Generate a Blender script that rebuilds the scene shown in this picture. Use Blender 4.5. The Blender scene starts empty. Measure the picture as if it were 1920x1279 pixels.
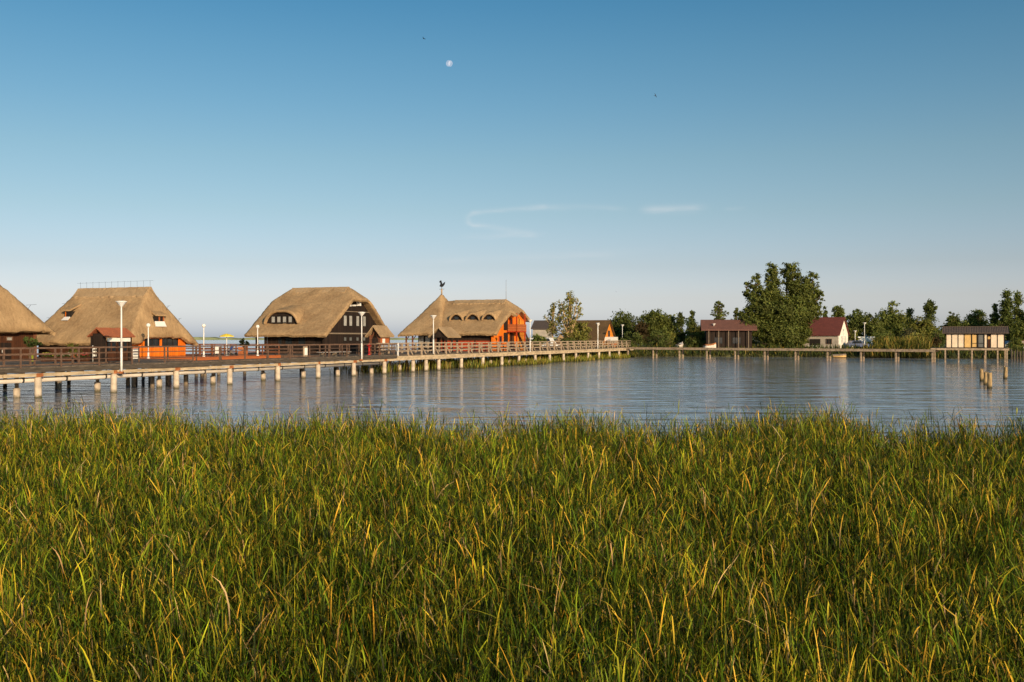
import bpy, math, random
import numpy as np
from mathutils import Vector, Matrix, Quaternion

random.seed(7)
RNG = np.random.default_rng(7)
scene = bpy.context.scene
COL = scene.collection
F = 1867.0; CX = 960.0; HY = 633.0; CAMH = 3.45

def at(x, y, Y):
    """point of the place seen at photo pixel x, y when it stands Y metres away"""
    return Vector(((x - CX) / F * Y, Y, CAMH + (HY - y) / F * Y))

DV = Vector((0.3754, 0.9269, 0)); EV = Vector((0.9269, -0.3754, 0))
ANG_D = math.atan2(DV.y, DV.x)          # local x along the boardwalk, local y to its left
ANG_E = math.atan2(EV.y, EV.x)          # local x towards the boardwalk, local y away
P0 = Vector((-26.96, 56.9, 0))
def bw(s, o, z=0.0):
    v = P0 + DV * s - EV * o
    return Vector((v.x, v.y, z))
def s_of(x):
    return (93350.0 / (1716.0 - x) - 56.9) / 0.9269
DECK = 1.78

# ------------------------------------------------------------------ materials
MATS = {}
def new_mat(name):
    m = bpy.data.materials.new(name); m.use_nodes = True
    MATS[name] = m
    nt = m.node_tree
    return m, nt, nt.nodes['Principled BSDF']

def plain(name, col, rough=0.7, var=0.25, scale=3.0, bump=0.0, metal=0.0, stretch=(1, 1, 1), detail=5, spec=0.3):
    """procedural colour with two scales of noise"""
    m, nt, b = new_mat(name)
    tc = nt.nodes.new('ShaderNodeTexCoord')
    mp = nt.nodes.new('ShaderNodeMapping'); mp.inputs['Scale'].default_value = stretch
    nt.links.new(tc.outputs['Object'], mp.inputs['Vector'])
    n = nt.nodes.new('ShaderNodeTexNoise'); n.inputs['Scale'].default_value = scale; n.inputs['Detail'].default_value = detail
    nt.links.new(mp.outputs[0], n.inputs['Vector'])
    r = nt.nodes.new('ShaderNodeValToRGB')
    r.color_ramp.elements[0].position = 0.3; r.color_ramp.elements[1].position = 0.72
    r.color_ramp.elements[0].color = tuple(max(0, c * (1 - var)) for c in col) + (1,)
    r.color_ramp.elements[1].color = tuple(min(1, c * (1 + var)) for c in col) + (1,)
    nt.links.new(n.outputs['Fac'], r.inputs['Fac'])
    nt.links.new(r.outputs['Color'], b.inputs['Base Color'])
    b.inputs['Roughness'].default_value = rough; b.inputs['Metallic'].default_value = metal
    b.inputs['Specular IOR Level'].default_value = spec
    if bump:
        bp = nt.nodes.new('ShaderNodeBump'); bp.inputs['Strength'].default_value = bump; bp.inputs['Distance'].default_value = 0.05
        nt.links.new(n.outputs['Fac'], bp.inputs['Height']); nt.links.new(bp.outputs[0], b.inputs['Normal'])
    return m

def waterline(name, top, col):
    """dark wet algae band on a pile up to a little above the water"""
    m = MATS[name]; nt = m.node_tree; b = nt.nodes['Principled BSDF']; src = b.inputs['Base Color'].links[0].from_socket
    tc = nt.nodes.new('ShaderNodeTexCoord'); sp = nt.nodes.new('ShaderNodeSeparateXYZ'); nt.links.new(tc.outputs['Object'], sp.inputs[0])
    n = nt.nodes.new('ShaderNodeTexNoise'); n.inputs['Scale'].default_value = 6; nt.links.new(tc.outputs['Object'], n.inputs['Vector'])
    ad = nt.nodes.new('ShaderNodeMath'); ad.operation = 'MULTIPLY_ADD'; nt.links.new(n.outputs['Fac'], ad.inputs[0]); ad.inputs[1].default_value = -.25; nt.links.new(sp.outputs[2], ad.inputs[2])
    r = nt.nodes.new('ShaderNodeMapRange'); r.inputs['From Min'].default_value = top - .2; r.inputs['From Max'].default_value = top; nt.links.new(ad.outputs[0], r.inputs['Value'])
    mx = nt.nodes.new('ShaderNodeMix'); mx.data_type = 'RGBA'; nt.links.new(r.outputs[0], mx.inputs['Factor']); mx.inputs['A'].default_value = col + (1,)
    nt.links.new(src, mx.inputs['B']); nt.links.new(mx.outputs['Result'], b.inputs['Base Color'])

def thatch_mat(name, c0, c1):
    m, nt, b = new_mat(name)
    tc = nt.nodes.new('ShaderNodeTexCoord')
    def noise(sc, stretch, det=4):
        mp = nt.nodes.new('ShaderNodeMapping'); mp.inputs['Scale'].default_value = stretch
        nt.links.new(tc.outputs['Object'], mp.inputs['Vector'])
        n = nt.nodes.new('ShaderNodeTexNoise'); n.inputs['Scale'].default_value = sc; n.inputs['Detail'].default_value = det
        nt.links.new(mp.outputs[0], n.inputs['Vector']); return n
    big = noise(0.5, (1, 1, 1)); mid = noise(3.0, (1.6, 1.6, 0.5), 6); fine = noise(14.0, (1.5, 1.5, 0.5), 3)
    def mathn(op, a, bv):
        x = nt.nodes.new('ShaderNodeMath'); x.operation = op
        for i, v in enumerate((a, bv)):
            if isinstance(v, (int, float)): x.inputs[i].default_value = v
            else: nt.links.new(v, x.inputs[i])
        return x.outputs[0]
    v = mathn('ADD', mathn('MULTIPLY', big.outputs['Fac'], 0.4), mathn('MULTIPLY', mid.outputs['Fac'], 0.3))
    v = mathn('ADD', v, mathn('MULTIPLY', fine.outputs['Fac'], 0.3))
    r = nt.nodes.new('ShaderNodeValToRGB')
    r.color_ramp.elements[0].position = 0.36; r.color_ramp.elements[1].position = 0.64
    r.color_ramp.elements[0].color = c0 + (1,); r.color_ramp.elements[1].color = c1 + (1,)
    nt.links.new(v, r.inputs['Fac']); nt.links.new(r.outputs['Color'], b.inputs['Base Color'])
    b.inputs['Roughness'].default_value = 0.95; b.inputs['Specular IOR Level'].default_value = 0.1
    bp = nt.nodes.new('ShaderNodeBump'); bp.inputs['Strength'].default_value = 0.8; bp.inputs['Distance'].default_value = 0.12
    nt.links.new(v, bp.inputs['Height']); nt.links.new(bp.outputs[0], b.inputs['Normal'])
    return m

def planks(name, c0, c1, axis=2, width=0.18, rough=0.8):
    """boards running along one axis: brick-like board tone plus grain"""
    m, nt, b = new_mat(name)
    tc = nt.nodes.new('ShaderNodeTexCoord')
    sep = nt.nodes.new('ShaderNodeSeparateXYZ'); nt.links.new(tc.outputs['Object'], sep.inputs[0])
    # boards are counted across x + y (works on walls along either axis) or z
    add = nt.nodes.new('ShaderNodeMath'); add.operation = 'ADD'
    if axis == 2:
        nt.links.new(sep.outputs[0], add.inputs[0]); nt.links.new(sep.outputs[1], add.inputs[1])
    else:
        nt.links.new(sep.outputs[2], add.inputs[0]); add.inputs[1].default_value = 0
    dv = nt.nodes.new('ShaderNodeMath'); dv.operation = 'DIVIDE'; nt.links.new(add.outputs[0], dv.inputs[0]); dv.inputs[1].default_value = width
    fl = nt.nodes.new('ShaderNodeMath'); fl.operation = 'FLOOR'; nt.links.new(dv.outputs[0], fl.inputs[0])
    fr = nt.nodes.new('ShaderNodeMath'); fr.operation = 'FRACT'; nt.links.new(dv.outputs[0], fr.inputs[0])
    wn = nt.nodes.new('ShaderNodeTexWhiteNoise'); wn.noise_dimensions = '1D'; nt.links.new(fl.outputs[0], wn.inputs['W'])
    n = nt.nodes.new('ShaderNodeTexNoise'); n.inputs['Scale'].default_value = 4; n.inputs['Detail'].default_value = 6
    nt.links.new(tc.outputs['Object'], n.inputs['Vector'])
    mx = nt.nodes.new('ShaderNodeMath'); mx.operation = 'ADD'
    h1 = nt.nodes.new('ShaderNodeMath'); h1.operation = 'MULTIPLY'; nt.links.new(wn.outputs['Value'], h1.inputs[0]); h1.inputs[1].default_value = 0.5
    h2 = nt.nodes.new('ShaderNodeMath'); h2.operation = 'MULTIPLY'; nt.links.new(n.outputs['Fac'], h2.inputs[0]); h2.inputs[1].default_value = 0.5
    nt.links.new(h1.outputs[0], mx.inputs[0]); nt.links.new(h2.outputs[0], mx.inputs[1])
    r = nt.nodes.new('ShaderNodeValToRGB'); r.color_ramp.elements[0].position = 0.15; r.color_ramp.elements[1].position = 0.8
    r.color_ramp.elements[0].color = c0 + (1,); r.color_ramp.elements[1].color = c1 + (1,)
    nt.links.new(mx.outputs[0], r.inputs['Fac'])
    gap = nt.nodes.new('ShaderNodeMath'); gap.operation = 'GREATER_THAN'; nt.links.new(fr.outputs[0], gap.inputs[0]); gap.inputs[1].default_value = 0.07
    mixn = nt.nodes.new('ShaderNodeMix'); mixn.data_type = 'RGBA'
    nt.links.new(gap.outputs[0], mixn.inputs['Factor'])
    mixn.inputs['A'].default_value = tuple(c * 0.35 for c in c0) + (1,)
    nt.links.new(r.outputs['Color'], mixn.inputs['B'])
    nt.links.new(mixn.outputs['Result'], b.inputs['Base Color'])
    b.inputs['Roughness'].default_value = rough; b.inputs['Specular IOR Level'].default_value = 0.25
    return m

def glass(name, col, rough=0.06):
    m, nt, b = new_mat(name)
    n = nt.nodes.new('ShaderNodeTexNoise'); n.inputs['Scale'].default_value = 1.3
    tc = nt.nodes.new('ShaderNodeTexCoord'); nt.links.new(tc.outputs['Object'], n.inputs['Vector'])
    r = nt.nodes.new('ShaderNodeValToRGB')
    r.color_ramp.elements[0].color = tuple(c * 0.6 for c in col) + (1,); r.color_ramp.elements[1].color = tuple(min(1, c * 1.4) for c in col) + (1,)
    nt.links.new(n.outputs['Fac'], r.inputs['Fac']); nt.links.new(r.outputs['Color'], b.inputs['Base Color'])
    b.inputs['Roughness'].default_value = rough; b.inputs['Specular IOR Level'].default_value = 0.6
    return m

def tiles(name, c0, c1, scale=6.0):
    m, nt, b = new_mat(name)
    tc = nt.nodes.new('ShaderNodeTexCoord')
    br = nt.nodes.new('ShaderNodeTexBrick'); br.inputs['Scale'].default_value = scale
    br.inputs['Color1'].default_value = c0 + (1,); br.inputs['Color2'].default_value = c1 + (1,)
    br.inputs['Mortar'].default_value = tuple(c * 0.4 for c in c0) + (1,); br.inputs['Mortar Size'].default_value = 0.03
    mp = nt.nodes.new('ShaderNodeMapping'); mp.inputs['Scale'].default_value = (1, 1, 1)
    cb = nt.nodes.new('ShaderNodeCombineXYZ'); sp = nt.nodes.new('ShaderNodeSeparateXYZ')
    nt.links.new(tc.outputs['Object'], sp.inputs[0]); nt.links.new(sp.outputs[0], cb.inputs[0]); nt.links.new(sp.outputs[2], cb.inputs[1])
    nt.links.new(cb.outputs[0], br.inputs['Vector'])
    n = nt.nodes.new('ShaderNodeTexNoise'); n.inputs['Scale'].default_value = 1.2; n.inputs['Detail'].default_value = 5
    nt.links.new(tc.outputs['Object'], n.inputs['Vector'])
    mx = nt.nodes.new('ShaderNodeMix'); mx.data_type = 'RGBA'; mx.blend_type = 'MULTIPLY'; mx.inputs['Factor'].default_value = 0.6
    nt.links.new(br.outputs['Color'], mx.inputs['A']); nt.links.new(n.outputs['Color'], mx.inputs['B'])
    r = nt.nodes.new('ShaderNodeValToRGB'); r.color_ramp.elements[0].color = (0.5, 0.5, 0.5, 1); r.color_ramp.elements[0].position = 0.3
    nt.links.new(n.outputs['Fac'], r.inputs['Fac']); nt.links.new(r.outputs['Color'], mx.inputs['B'])
    nt.links.new(mx.outputs['Result'], b.inputs['Base Color']); b.inputs['Roughness'].default_value = 0.8
    return m

def leaf_mat(name, rough=0.55, trans=0.35, gain=1.0, spec=0.25):
    """colour comes from the mesh's own colour attribute, broken up with noise"""
    m, nt, b = new_mat(name)
    a = nt.nodes.new('ShaderNodeAttribute'); a.attribute_name = 'tint'
    b.inputs['Roughness'].default_value = rough; b.inputs['Specular IOR Level'].default_value = spec
    nt.links.new(a.outputs['Color'], b.inputs['Base Color'])
    tr = nt.nodes.new('ShaderNodeBsdfTranslucent')
    g = nt.nodes.new('ShaderNodeMix'); g.data_type = 'RGBA'; g.blend_type = 'MULTIPLY'; g.inputs['Factor'].default_value = 1
    g.inputs['B'].default_value = (1.0, 1.05, 0.5, 1); nt.links.new(a.outputs['Color'], g.inputs['A'])
    nt.links.new(g.outputs['Result'], tr.inputs['Color'])
    mx = nt.nodes.new('ShaderNodeMixShader'); mx.inputs[0].default_value = trans
    nt.links.new(b.outputs[0], mx.inputs[1]); nt.links.new(tr.outputs[0], mx.inputs[2])
    nt.links.new(mx.outputs[0], nt.nodes['Material Output'].inputs['Surface'])
    return m

thatch_mat('thatch', (0.235, 0.148, 0.076), (0.50, 0.335, 0.175))
thatch_mat('thatch_edge', (0.28, 0.185, 0.10), (0.50, 0.35, 0.20))
thatch_mat('thatch_dark', (0.075, 0.047, 0.025), (0.16, 0.10, 0.05))
planks('dark_boards', (0.012, 0.008, 0.006), (0.035, 0.02, 0.013), 2, 0.22)
planks('brown_boards', (0.045, 0.016, 0.007), (0.10, 0.036, 0.014), 2, 0.2)
planks('orange_boards', (0.62, 0.125, 0.006), (0.86, 0.215, 0.014), 2, 0.24)
planks('amber_boards', (0.65, 0.21, 0.02), (0.85, 0.30, 0.03), 2, 0.24)
planks('red_boards', (0.33, 0.035, 0.008), (0.46, 0.06, 0.013), 2, 0.2)
planks('terrace_wood', (0.33, 0.09, 0.025), (0.5, 0.145, 0.045), 1, 0.15)
planks('rust_rail_wood', (0.13, 0.05, 0.027), (0.23, 0.09, 0.045), 1, 0.3)
plain('brown_rail', (0.145, 0.085, 0.056), 0.8, 0.4, 5)
plain('grey_timber', (0.215, 0.165, 0.115), 0.9, 0.4, 4, 0.3, stretch=(0.4, 3, 3))
plain('deck_timber', (0.135, 0.105, 0.077), 0.9, 0.45, 3, 0.2)
plain('dark_timber', (0.085, 0.068, 0.052), 0.9, 0.45, 4, 0.3, stretch=(0.4, 3, 3))
plain('cream_timber', (0.5, 0.385, 0.245), 0.85, 0.35, 2.5, 0.2, stretch=(0.5, 2, 2))
plain('pale_timber', (0.36, 0.27, 0.185), 0.85, 0.35, 3, 0.2)
plain('pipe_lagging', (0.56, 0.49, 0.41), 0.55, 0.2, 2, stretch=(0.4, 2, 2))
plain('pipe_band', (0.05, 0.045, 0.04), 0.6, 0.3)
plain('rust', (0.30, 0.105, 0.035), 0.85, 0.4, 6)
plain('white_paint', (0.80, 0.77, 0.72), 0.45, 0.06, 2)
plain('cream_wall', (0.66, 0.58, 0.46), 0.8, 0.12, 1.5)
plain('grey_wall', (0.42, 0.365, 0.30), 0.85, 0.18, 1.5)
plain('white_wall', (0.80, 0.74, 0.64), 0.8, 0.08, 1.5)
plain('panel_cream', (0.82, 0.65, 0.47), 0.7, 0.12, 1.2)
plain('panel_ochre', (0.68, 0.43, 0.16), 0.7, 0.15, 1.2)
plain('dark_frame', (0.018, 0.014, 0.011), 0.7, 0.3)
plain('dark_metal', (0.03, 0.03, 0.032), 0.5, 0.2, metal=0.3)
plain('grey_metal', (0.3, 0.3, 0.3), 0.5, 0.2, metal=0.3)
plain('hydrant_red', (0.55, 0.03, 0.025), 0.45, 0.15)
plain('sign_white', (0.82, 0.79, 0.72), 0.6, 0.04)
plain('blue_cloth', (0.04, 0.09, 0.30), 0.8, 0.2)
plain('yellow_cloth', (0.82, 0.62, 0.06), 0.8, 0.1)
plain('terracotta', (0.42, 0.14, 0.05), 0.8, 0.2)
plain('lime_pot', (0.42, 0.50, 0.05), 0.6, 0.15)
plain('bark', (0.12, 0.085, 0.055), 0.9, 0.4, 4, 0.5, stretch=(2, 2, 0.4))
plain('pale_bark', (0.42, 0.29, 0.15), 0.9, 0.35, 4, 0.4, stretch=(2, 2, 0.4))
plain('black_feather', (0.02, 0.02, 0.022), 0.6, 0.2)
plain('car_white', (0.75, 0.75, 0.74), 0.25, 0.03, spec=0.5)
plain('car_blue', (0.03, 0.06, 0.16), 0.25, 0.05, spec=0.5)
plain('car_red', (0.25, 0.02, 0.02), 0.25, 0.05, spec=0.5)
plain('car_grey', (0.22, 0.23, 0.25), 0.25, 0.05, spec=0.5)
plain('tyre', (0.015, 0.015, 0.015), 0.9, 0.2)
plain('boat_white', (0.74, 0.66, 0.58), 0.5, 0.08)
plain('boat_orange', (0.6, 0.25, 0.10), 0.6, 0.15)
plain('ground', (0.10, 0.095, 0.035), 0.95, 0.5, 0.35, 0.3, detail=8)
plain('mud', (0.02, 0.016, 0.008), 0.9, 0.5, 1.5, 0.3)
plain('rubble', (0.35, 0.29, 0.22), 0.9, 0.4, 3, 0.4)
glass('glass_dark', (0.02, 0.025, 0.03))
glass('glass_pale', (0.36, 0.345, 0.31), 0.15)
glass('glass_grey', (0.15, 0.15, 0.14), 0.15)
tiles('red_tiles', (0.25, 0.062, 0.045), (0.17, 0.046, 0.037), 4.0)
tiles('clay_tiles', (0.62, 0.19, 0.07), (0.50, 0.15, 0.06), 5.0)
tiles('brown_tiles', (0.30, 0.125, 0.085), (0.22, 0.095, 0.065), 4.0)
tiles('dark_tiles', (0.17, 0.12, 0.09), (0.11, 0.08, 0.063), 5.0)
leaf_mat('reed_leaf', 0.55, 0.14, spec=0.10)
leaf_mat('tree_leaf', 0.6, 0.42, spec=0.15)

def water_mat():
    m, nt, b = new_mat('water')
    tc = nt.nodes.new('ShaderNodeTexCoord')
    def noise(sc, stretch, rot, det, rough=0.5):
        mp = nt.nodes.new('ShaderNodeMapping'); mp.inputs['Scale'].default_value = stretch; mp.inputs['Rotation'].default_value = (0, 0, rot)
        nt.links.new(tc.outputs['Object'], mp.inputs['Vector'])
        n = nt.nodes.new('ShaderNodeTexNoise'); n.inputs['Scale'].default_value = sc; n.inputs['Detail'].default_value = det
        n.inputs['Roughness'].default_value = rough
        nt.links.new(mp.outputs[0], n.inputs['Vector']); return n
    a = noise(1.0, (0.55, 1.5, 1), 0.15, 4, 0.55); c = noise(3.2, (0.7, 1.4, 1), -0.3, 3); g = noise(0.045, (1, 2.6, 1), 0.1, 3)
    b1 = nt.nodes.new('ShaderNodeBump'); swell = noise(0.32, (0.5, 1.6, 1), 0.25, 2); b0 = nt.nodes.new('ShaderNodeBump'); b0.inputs['Distance'].default_value = 0.20
    nt.links.new(swell.outputs['Fac'], b0.inputs['Height']); nt.links.new(b0.outputs[0], b1.inputs['Normal'])
    b1.inputs['Distance'].default_value = 0.15
    b2 = nt.nodes.new('ShaderNodeBump'); b2.inputs['Distance'].default_value = 0.03; b2.inputs['Strength'].default_value = 1.0
    # gusts: calm and ruffled patches
    r = nt.nodes.new('ShaderNodeMapRange'); r.inputs['From Min'].default_value = 0.38; r.inputs['From Max'].default_value = 0.62
    r.inputs['To Min'].default_value = 0.35; r.inputs['To Max'].default_value = 1.0
    nt.links.new(g.outputs['Fac'], r.inputs['Value']); nt.links.new(r.outputs[0], b1.inputs['Strength'])
    paw = noise(1.0, (0.8, 0.2, 1), 0.12, 4, 0.6); rp = nt.nodes.new('ShaderNodeMapRange'); rp.inputs['From Min'].default_value = 0.36; rp.inputs['From Max'].default_value = 0.64
    rp.inputs['To Min'].default_value = 0.05; rp.inputs['To Max'].default_value = 1.0; nt.links.new(paw.outputs['Fac'], rp.inputs['Value'])
    mu = nt.nodes.new('ShaderNodeMath'); mu.operation = 'MULTIPLY'; nt.links.new(rp.outputs[0], mu.inputs[0]); nt.links.new(r.outputs[0], mu.inputs[1])
    nt.links.new(mu.outputs[0], b1.inputs['Strength']); nt.links.new(rp.outputs[0], b2.inputs['Strength'])
    nt.links.new(a.outputs['Fac'], b1.inputs['Height']); nt.links.new(c.outputs['Fac'], b2.inputs['Height'])
    nt.links.new(b1.outputs[0], b2.inputs['Normal']); nt.links.new(b2.outputs[0], b.inputs['Normal'])
    b.inputs['Base Color'].default_value = (0.27, 0.28, 0.30, 1)
    b.inputs['Roughness'].default_value = 0.09; b.inputs['IOR'].default_value = 1.26; b.inputs['Specular IOR Level'].default_value = 0.5; b.inputs['Specular Tint'].default_value = (0.80, 0.91, 1.0, 1)
    return m
water_mat()

# ------------------------------------------------------------------ mesh builder
class MB:
    def __init__(self): self.v = []; self.f = []; self.sm = []
    def add(self, vs, fs, smooth=False):
        n = len(self.v); self.v.extend([tuple(p) for p in vs]); self.f.extend([tuple(i + n for i in f) for f in fs]); self.sm.extend([smooth] * len(fs)); return self
    def box(self, x0, x1, y0, y1, z0, z1):
        vs = [(x0, y0, z0), (x1, y0, z0), (x1, y1, z0), (x0, y1, z0), (x0, y0, z1), (x1, y0, z1), (x1, y1, z1), (x0, y1, z1)]
        return self.add(vs, [(0, 3, 2, 1), (4, 5, 6, 7), (0, 1, 5, 4), (1, 2, 6, 5), (2, 3, 7, 6), (3, 0, 4, 7)])
    def beam(self, p, q, w, h=None, up=(0, 0, 1)):
        p = Vector(p); q = Vector(q); h = h or w; d = (q - p).normalized(); u = Vector(up)
        if abs(d.dot(u)) > 0.99: u = Vector((0, 1, 0))
        s = d.cross(u).normalized() * (w / 2); t = s.cross(d).normalized() * (h / 2)
        vs = [p - s - t, p + s - t, p + s + t, p - s + t, q - s - t, q + s - t, q + s + t, q - s + t]
        return self.add(vs, [(0, 1, 2, 3), (7, 6, 5, 4), (0, 4, 5, 1), (1, 5, 6, 2), (2, 6, 7, 3), (3, 7, 4, 0)])
    def tube(self, pts, rs, n=10, cap=True):
        pts = [Vector(p) for p in pts]
        if isinstance(rs, (int, float)): rs = [rs] * len(pts)
        vs = []; fs = []
        for i, p in enumerate(pts):
            a = pts[max(0, i - 1)]; b = pts[min(len(pts) - 1, i + 1)]; d = (b - a).normalized()
            u = Vector((0, 0, 1)) if abs(d.z) < 0.95 else Vector((1, 0, 0))
            s = d.cross(u).normalized(); t = s.cross(d)
            for k in range(n):
                an = 2 * math.pi * k / n; vs.append(p + (s * math.cos(an) + t * math.sin(an)) * rs[i])
        for i in range(len(pts) - 1):
            for k in range(n):
                k2 = (k + 1) % n; fs.append((i * n + k, i * n + k2, (i + 1) * n + k2, (i + 1) * n + k))
        self.add(vs, fs, True)
        if cap:
            m = len(self.v) - len(vs)
            self.f.append(tuple(m + k for k in range(n))[::-1]); self.sm.append(False)
            self.f.append(tuple(m + (len(pts) - 1) * n + k for k in range(n))); self.sm.append(False)
        return self
    def lathe(self, prof, c=(0, 0, 0), n=16, smooth=True):
        vs = []; fs = []
        for r, z in prof:
            for k in range(n):
                a = 2 * math.pi * k / n; vs.append((c[0] + r * math.cos(a), c[1] + r * math.sin(a), c[2] + z))
        for i in range(len(prof) - 1):
            for k in range(n):
                k2 = (k + 1) % n; fs.append((i * n + k, i * n + k2, (i + 1) * n + k2, (i + 1) * n + k))
        return self.add(vs, fs, smooth)
    def prism(self, poly, off):
        """closed polygon (3-D points) pushed along off"""
        n = len(poly); off = Vector(off); vs = [Vector(p) for p in poly] + [Vector(p) + off for p in poly]
        fs = [tuple(range(n))[::-1], tuple(range(n, 2 * n))] + [(i, (i + 1) % n, n + (i + 1) % n, n + i) for i in range(n)]
        return self.add(vs, fs)
    def build(self, name, mat, parent=None, bevel=0.0):
        me = bpy.data.meshes.new(name); me.from_pydata(self.v, [], self.f); me.update()
        me.polygons.foreach_set('use_smooth', self.sm)
        me.materials.append(MATS[mat] if isinstance(mat, str) else mat)
        o = bpy.data.objects.new(name, me); COL.objects.link(o)
        if parent: o.parent = parent
        if bevel:
            b = o.modifiers.new('bevel', 'BEVEL'); b.width = bevel; b.segments = 2; b.limit_method = 'ANGLE'
        import bmesh
        bm = bmesh.new(); bm.from_mesh(me); bmesh.ops.recalc_face_normals(bm, faces=bm.faces); bm.to_mesh(me); bm.free()
        return o

def build_each(self, name, mat, parent=None):
    """one object for every separate piece"""
    up = list(range(len(self.v)))
    def find(i):
        while up[i] != i: up[i] = up[up[i]]; i = up[i]
        return i
    for f in self.f:
        for k in f[1:]: up[find(k)] = find(f[0])
    groups = {}
    for fi, f in enumerate(self.f): groups.setdefault(find(f[0]), []).append(fi)
    out = []
    for g in groups.values():
        ids = sorted({i for fi in g for i in self.f[fi]}); mp = {i: k for k, i in enumerate(ids)}
        q = MB(); q.v = [self.v[i] for i in ids]; q.f = [tuple(mp[i] for i in self.f[fi]) for fi in g]; q.sm = [self.sm[fi] for fi in g]
        out.append(q.build(name, mat, parent))
    return out
MB.build_each = build_each

def tag(o, label=None, cat=None, group=None, kind=None):
    if label: o['label'] = label
    if cat: o['category'] = cat
    if group: o['group'] = group
    if kind: o['kind'] = kind
    return o
def thing(name, label, cat, loc=(0, 0, 0), rotz=0.0, group=None):
    o = bpy.data.objects.new(name, None); COL.objects.link(o); o.location = loc; o.rotation_euler = (0, 0, rotz)
    o.empty_display_size = 0.3
    return tag(o, label, cat, group)
def copy_tree(o, parent=None):
    c = o.copy(); COL.objects.link(c)
    if parent: c.parent = parent
    for ch in list(o.children): copy_tree(ch, c)
    return c
def child_copy(o, parent, loc):
    c = o.copy(); COL.objects.link(c); c.parent = parent; c.location = loc; return c

def np_mesh(name, V, Q, mat, tint=None, parent=None, smooth=True):
    """quads from numpy arrays with a per-vertex colour"""
    me = bpy.data.meshes.new(name)
    me.vertices.add(len(V)); me.vertices.foreach_set('co', np.ascontiguousarray(V, dtype=np.float32).ravel())
    nq = len(Q); me.loops.add(nq * 4); me.loops.foreach_set('vertex_index', np.ascontiguousarray(Q, dtype=np.int32).ravel())
    me.polygons.add(nq); me.polygons.foreach_set('loop_start', np.arange(0, nq * 4, 4, dtype=np.int32))
    me.polygons.foreach_set('loop_total', np.full(nq, 4, dtype=np.int32))
    me.polygons.foreach_set('use_smooth', np.full(nq, smooth, dtype=bool))
    me.update(calc_edges=True)
    if tint is not None:
        at_ = me.color_attributes.new('tint', 'FLOAT_COLOR', 'POINT')
        c4 = np.ones((len(V), 4), dtype=np.float32); c4[:, :3] = tint
        at_.data.foreach_set('color', c4.ravel())
    me.materials.append(MATS[mat])
    o = bpy.data.objects.new(name, me); COL.objects.link(o)
    if parent: o.parent = parent
    return o

# ------------------------------------------------------------------ blades (reeds, grass)
def blades(name, base, length, width, palette, weights, mat='reed_leaf', S=5, lean=0.22, curve=0.55, kink=0.15, seed=1,
           dark=0.25, bias=(0, 0), bias_amt=0.0, shade=None, root_shade=None):
    rng = np.random.default_rng(seed); N = len(base)
    phi = rng.uniform(0, 2 * np.pi, N); th0 = np.abs(rng.normal(0, lean, N)); cur = np.abs(rng.normal(0, curve, N))
    kk = rng.random(N) < kink; kt = rng.uniform(0.45, 0.85, N); ka = rng.uniform(0.7, 2.1, N) * kk
    psi = rng.uniform(0, np.pi, N)
    ts = np.linspace(0, 1, S + 1) ** 0.8
    P = np.zeros((N, S + 1, 3)); P[:, 0, :2] = base[:, :2]; P[:, 0, 2] = base[:, 2]
    dirx = np.cos(phi); diry = np.sin(phi)
    for i in range(S):
        tm = (ts[i] + ts[i + 1]) / 2
        th = th0 + cur * tm ** 2.2 + ka * (tm > kt)
        dl = length * (ts[i + 1] - ts[i])
        P[:, i + 1, 0] = P[:, i, 0] + dl * (np.sin(th) * dirx + bias_amt * bias[0] * tm)
        P[:, i + 1, 1] = P[:, i, 1] + dl * (np.sin(th) * diry + bias_amt * bias[1] * tm)
        P[:, i + 1, 2] = P[:, i, 2] + dl * np.cos(th)
    wprof = np.interp(ts, [0, 0.3, 0.75, 1], [0.6, 1.0, 0.75, 0.06])
    wd = np.stack([np.cos(psi), np.sin(psi), np.zeros(N)], 1)[:, None, :] * (width[:, None] * wprof[None, :])[:, :, None] * 0.5
    V = np.stack([P - wd, P + wd], 2).reshape(N * (S + 1) * 2, 3)
    idx = (np.arange(N)[:, None] * (S + 1) * 2 + np.arange(S)[None, :] * 2)
    Q = np.stack([idx, idx + 1, idx + 3, idx + 2], 2).reshape(-1, 4)
    pal = np.array(palette); ci = rng.choice(len(pal), N, p=np.array(weights) / np.sum(weights))
    c = pal[ci] * rng.uniform(0.65, 1.3, (N, 1)) * (1 + rng.normal(0, 0.06, (N, 3)))
    tipc = c * np.array([1.35, 1.1, 0.8])
    tt = ts[None, :, None]
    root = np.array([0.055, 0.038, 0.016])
    rk = np.clip(tt / 0.5, 0, 1) if root_shade is None else np.clip(1 - root_shade[:, None, None] * (1 - np.clip(tt / 0.75, 0, 1)), 0, 1)  # brown feet, plus shade deep in the stand painted into the blade colour
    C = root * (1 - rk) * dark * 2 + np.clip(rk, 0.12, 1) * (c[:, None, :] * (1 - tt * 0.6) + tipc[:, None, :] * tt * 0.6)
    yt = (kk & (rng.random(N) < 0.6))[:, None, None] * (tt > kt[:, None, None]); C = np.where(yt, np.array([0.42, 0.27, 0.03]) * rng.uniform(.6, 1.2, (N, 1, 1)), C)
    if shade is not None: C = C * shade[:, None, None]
    C = np.repeat(C.reshape(N, S + 1, 1, 3), 2, axis=2).reshape(-1, 3)
    return np_mesh(name, V, Q, mat, np.clip(C, 0.002, 0.9))

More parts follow.
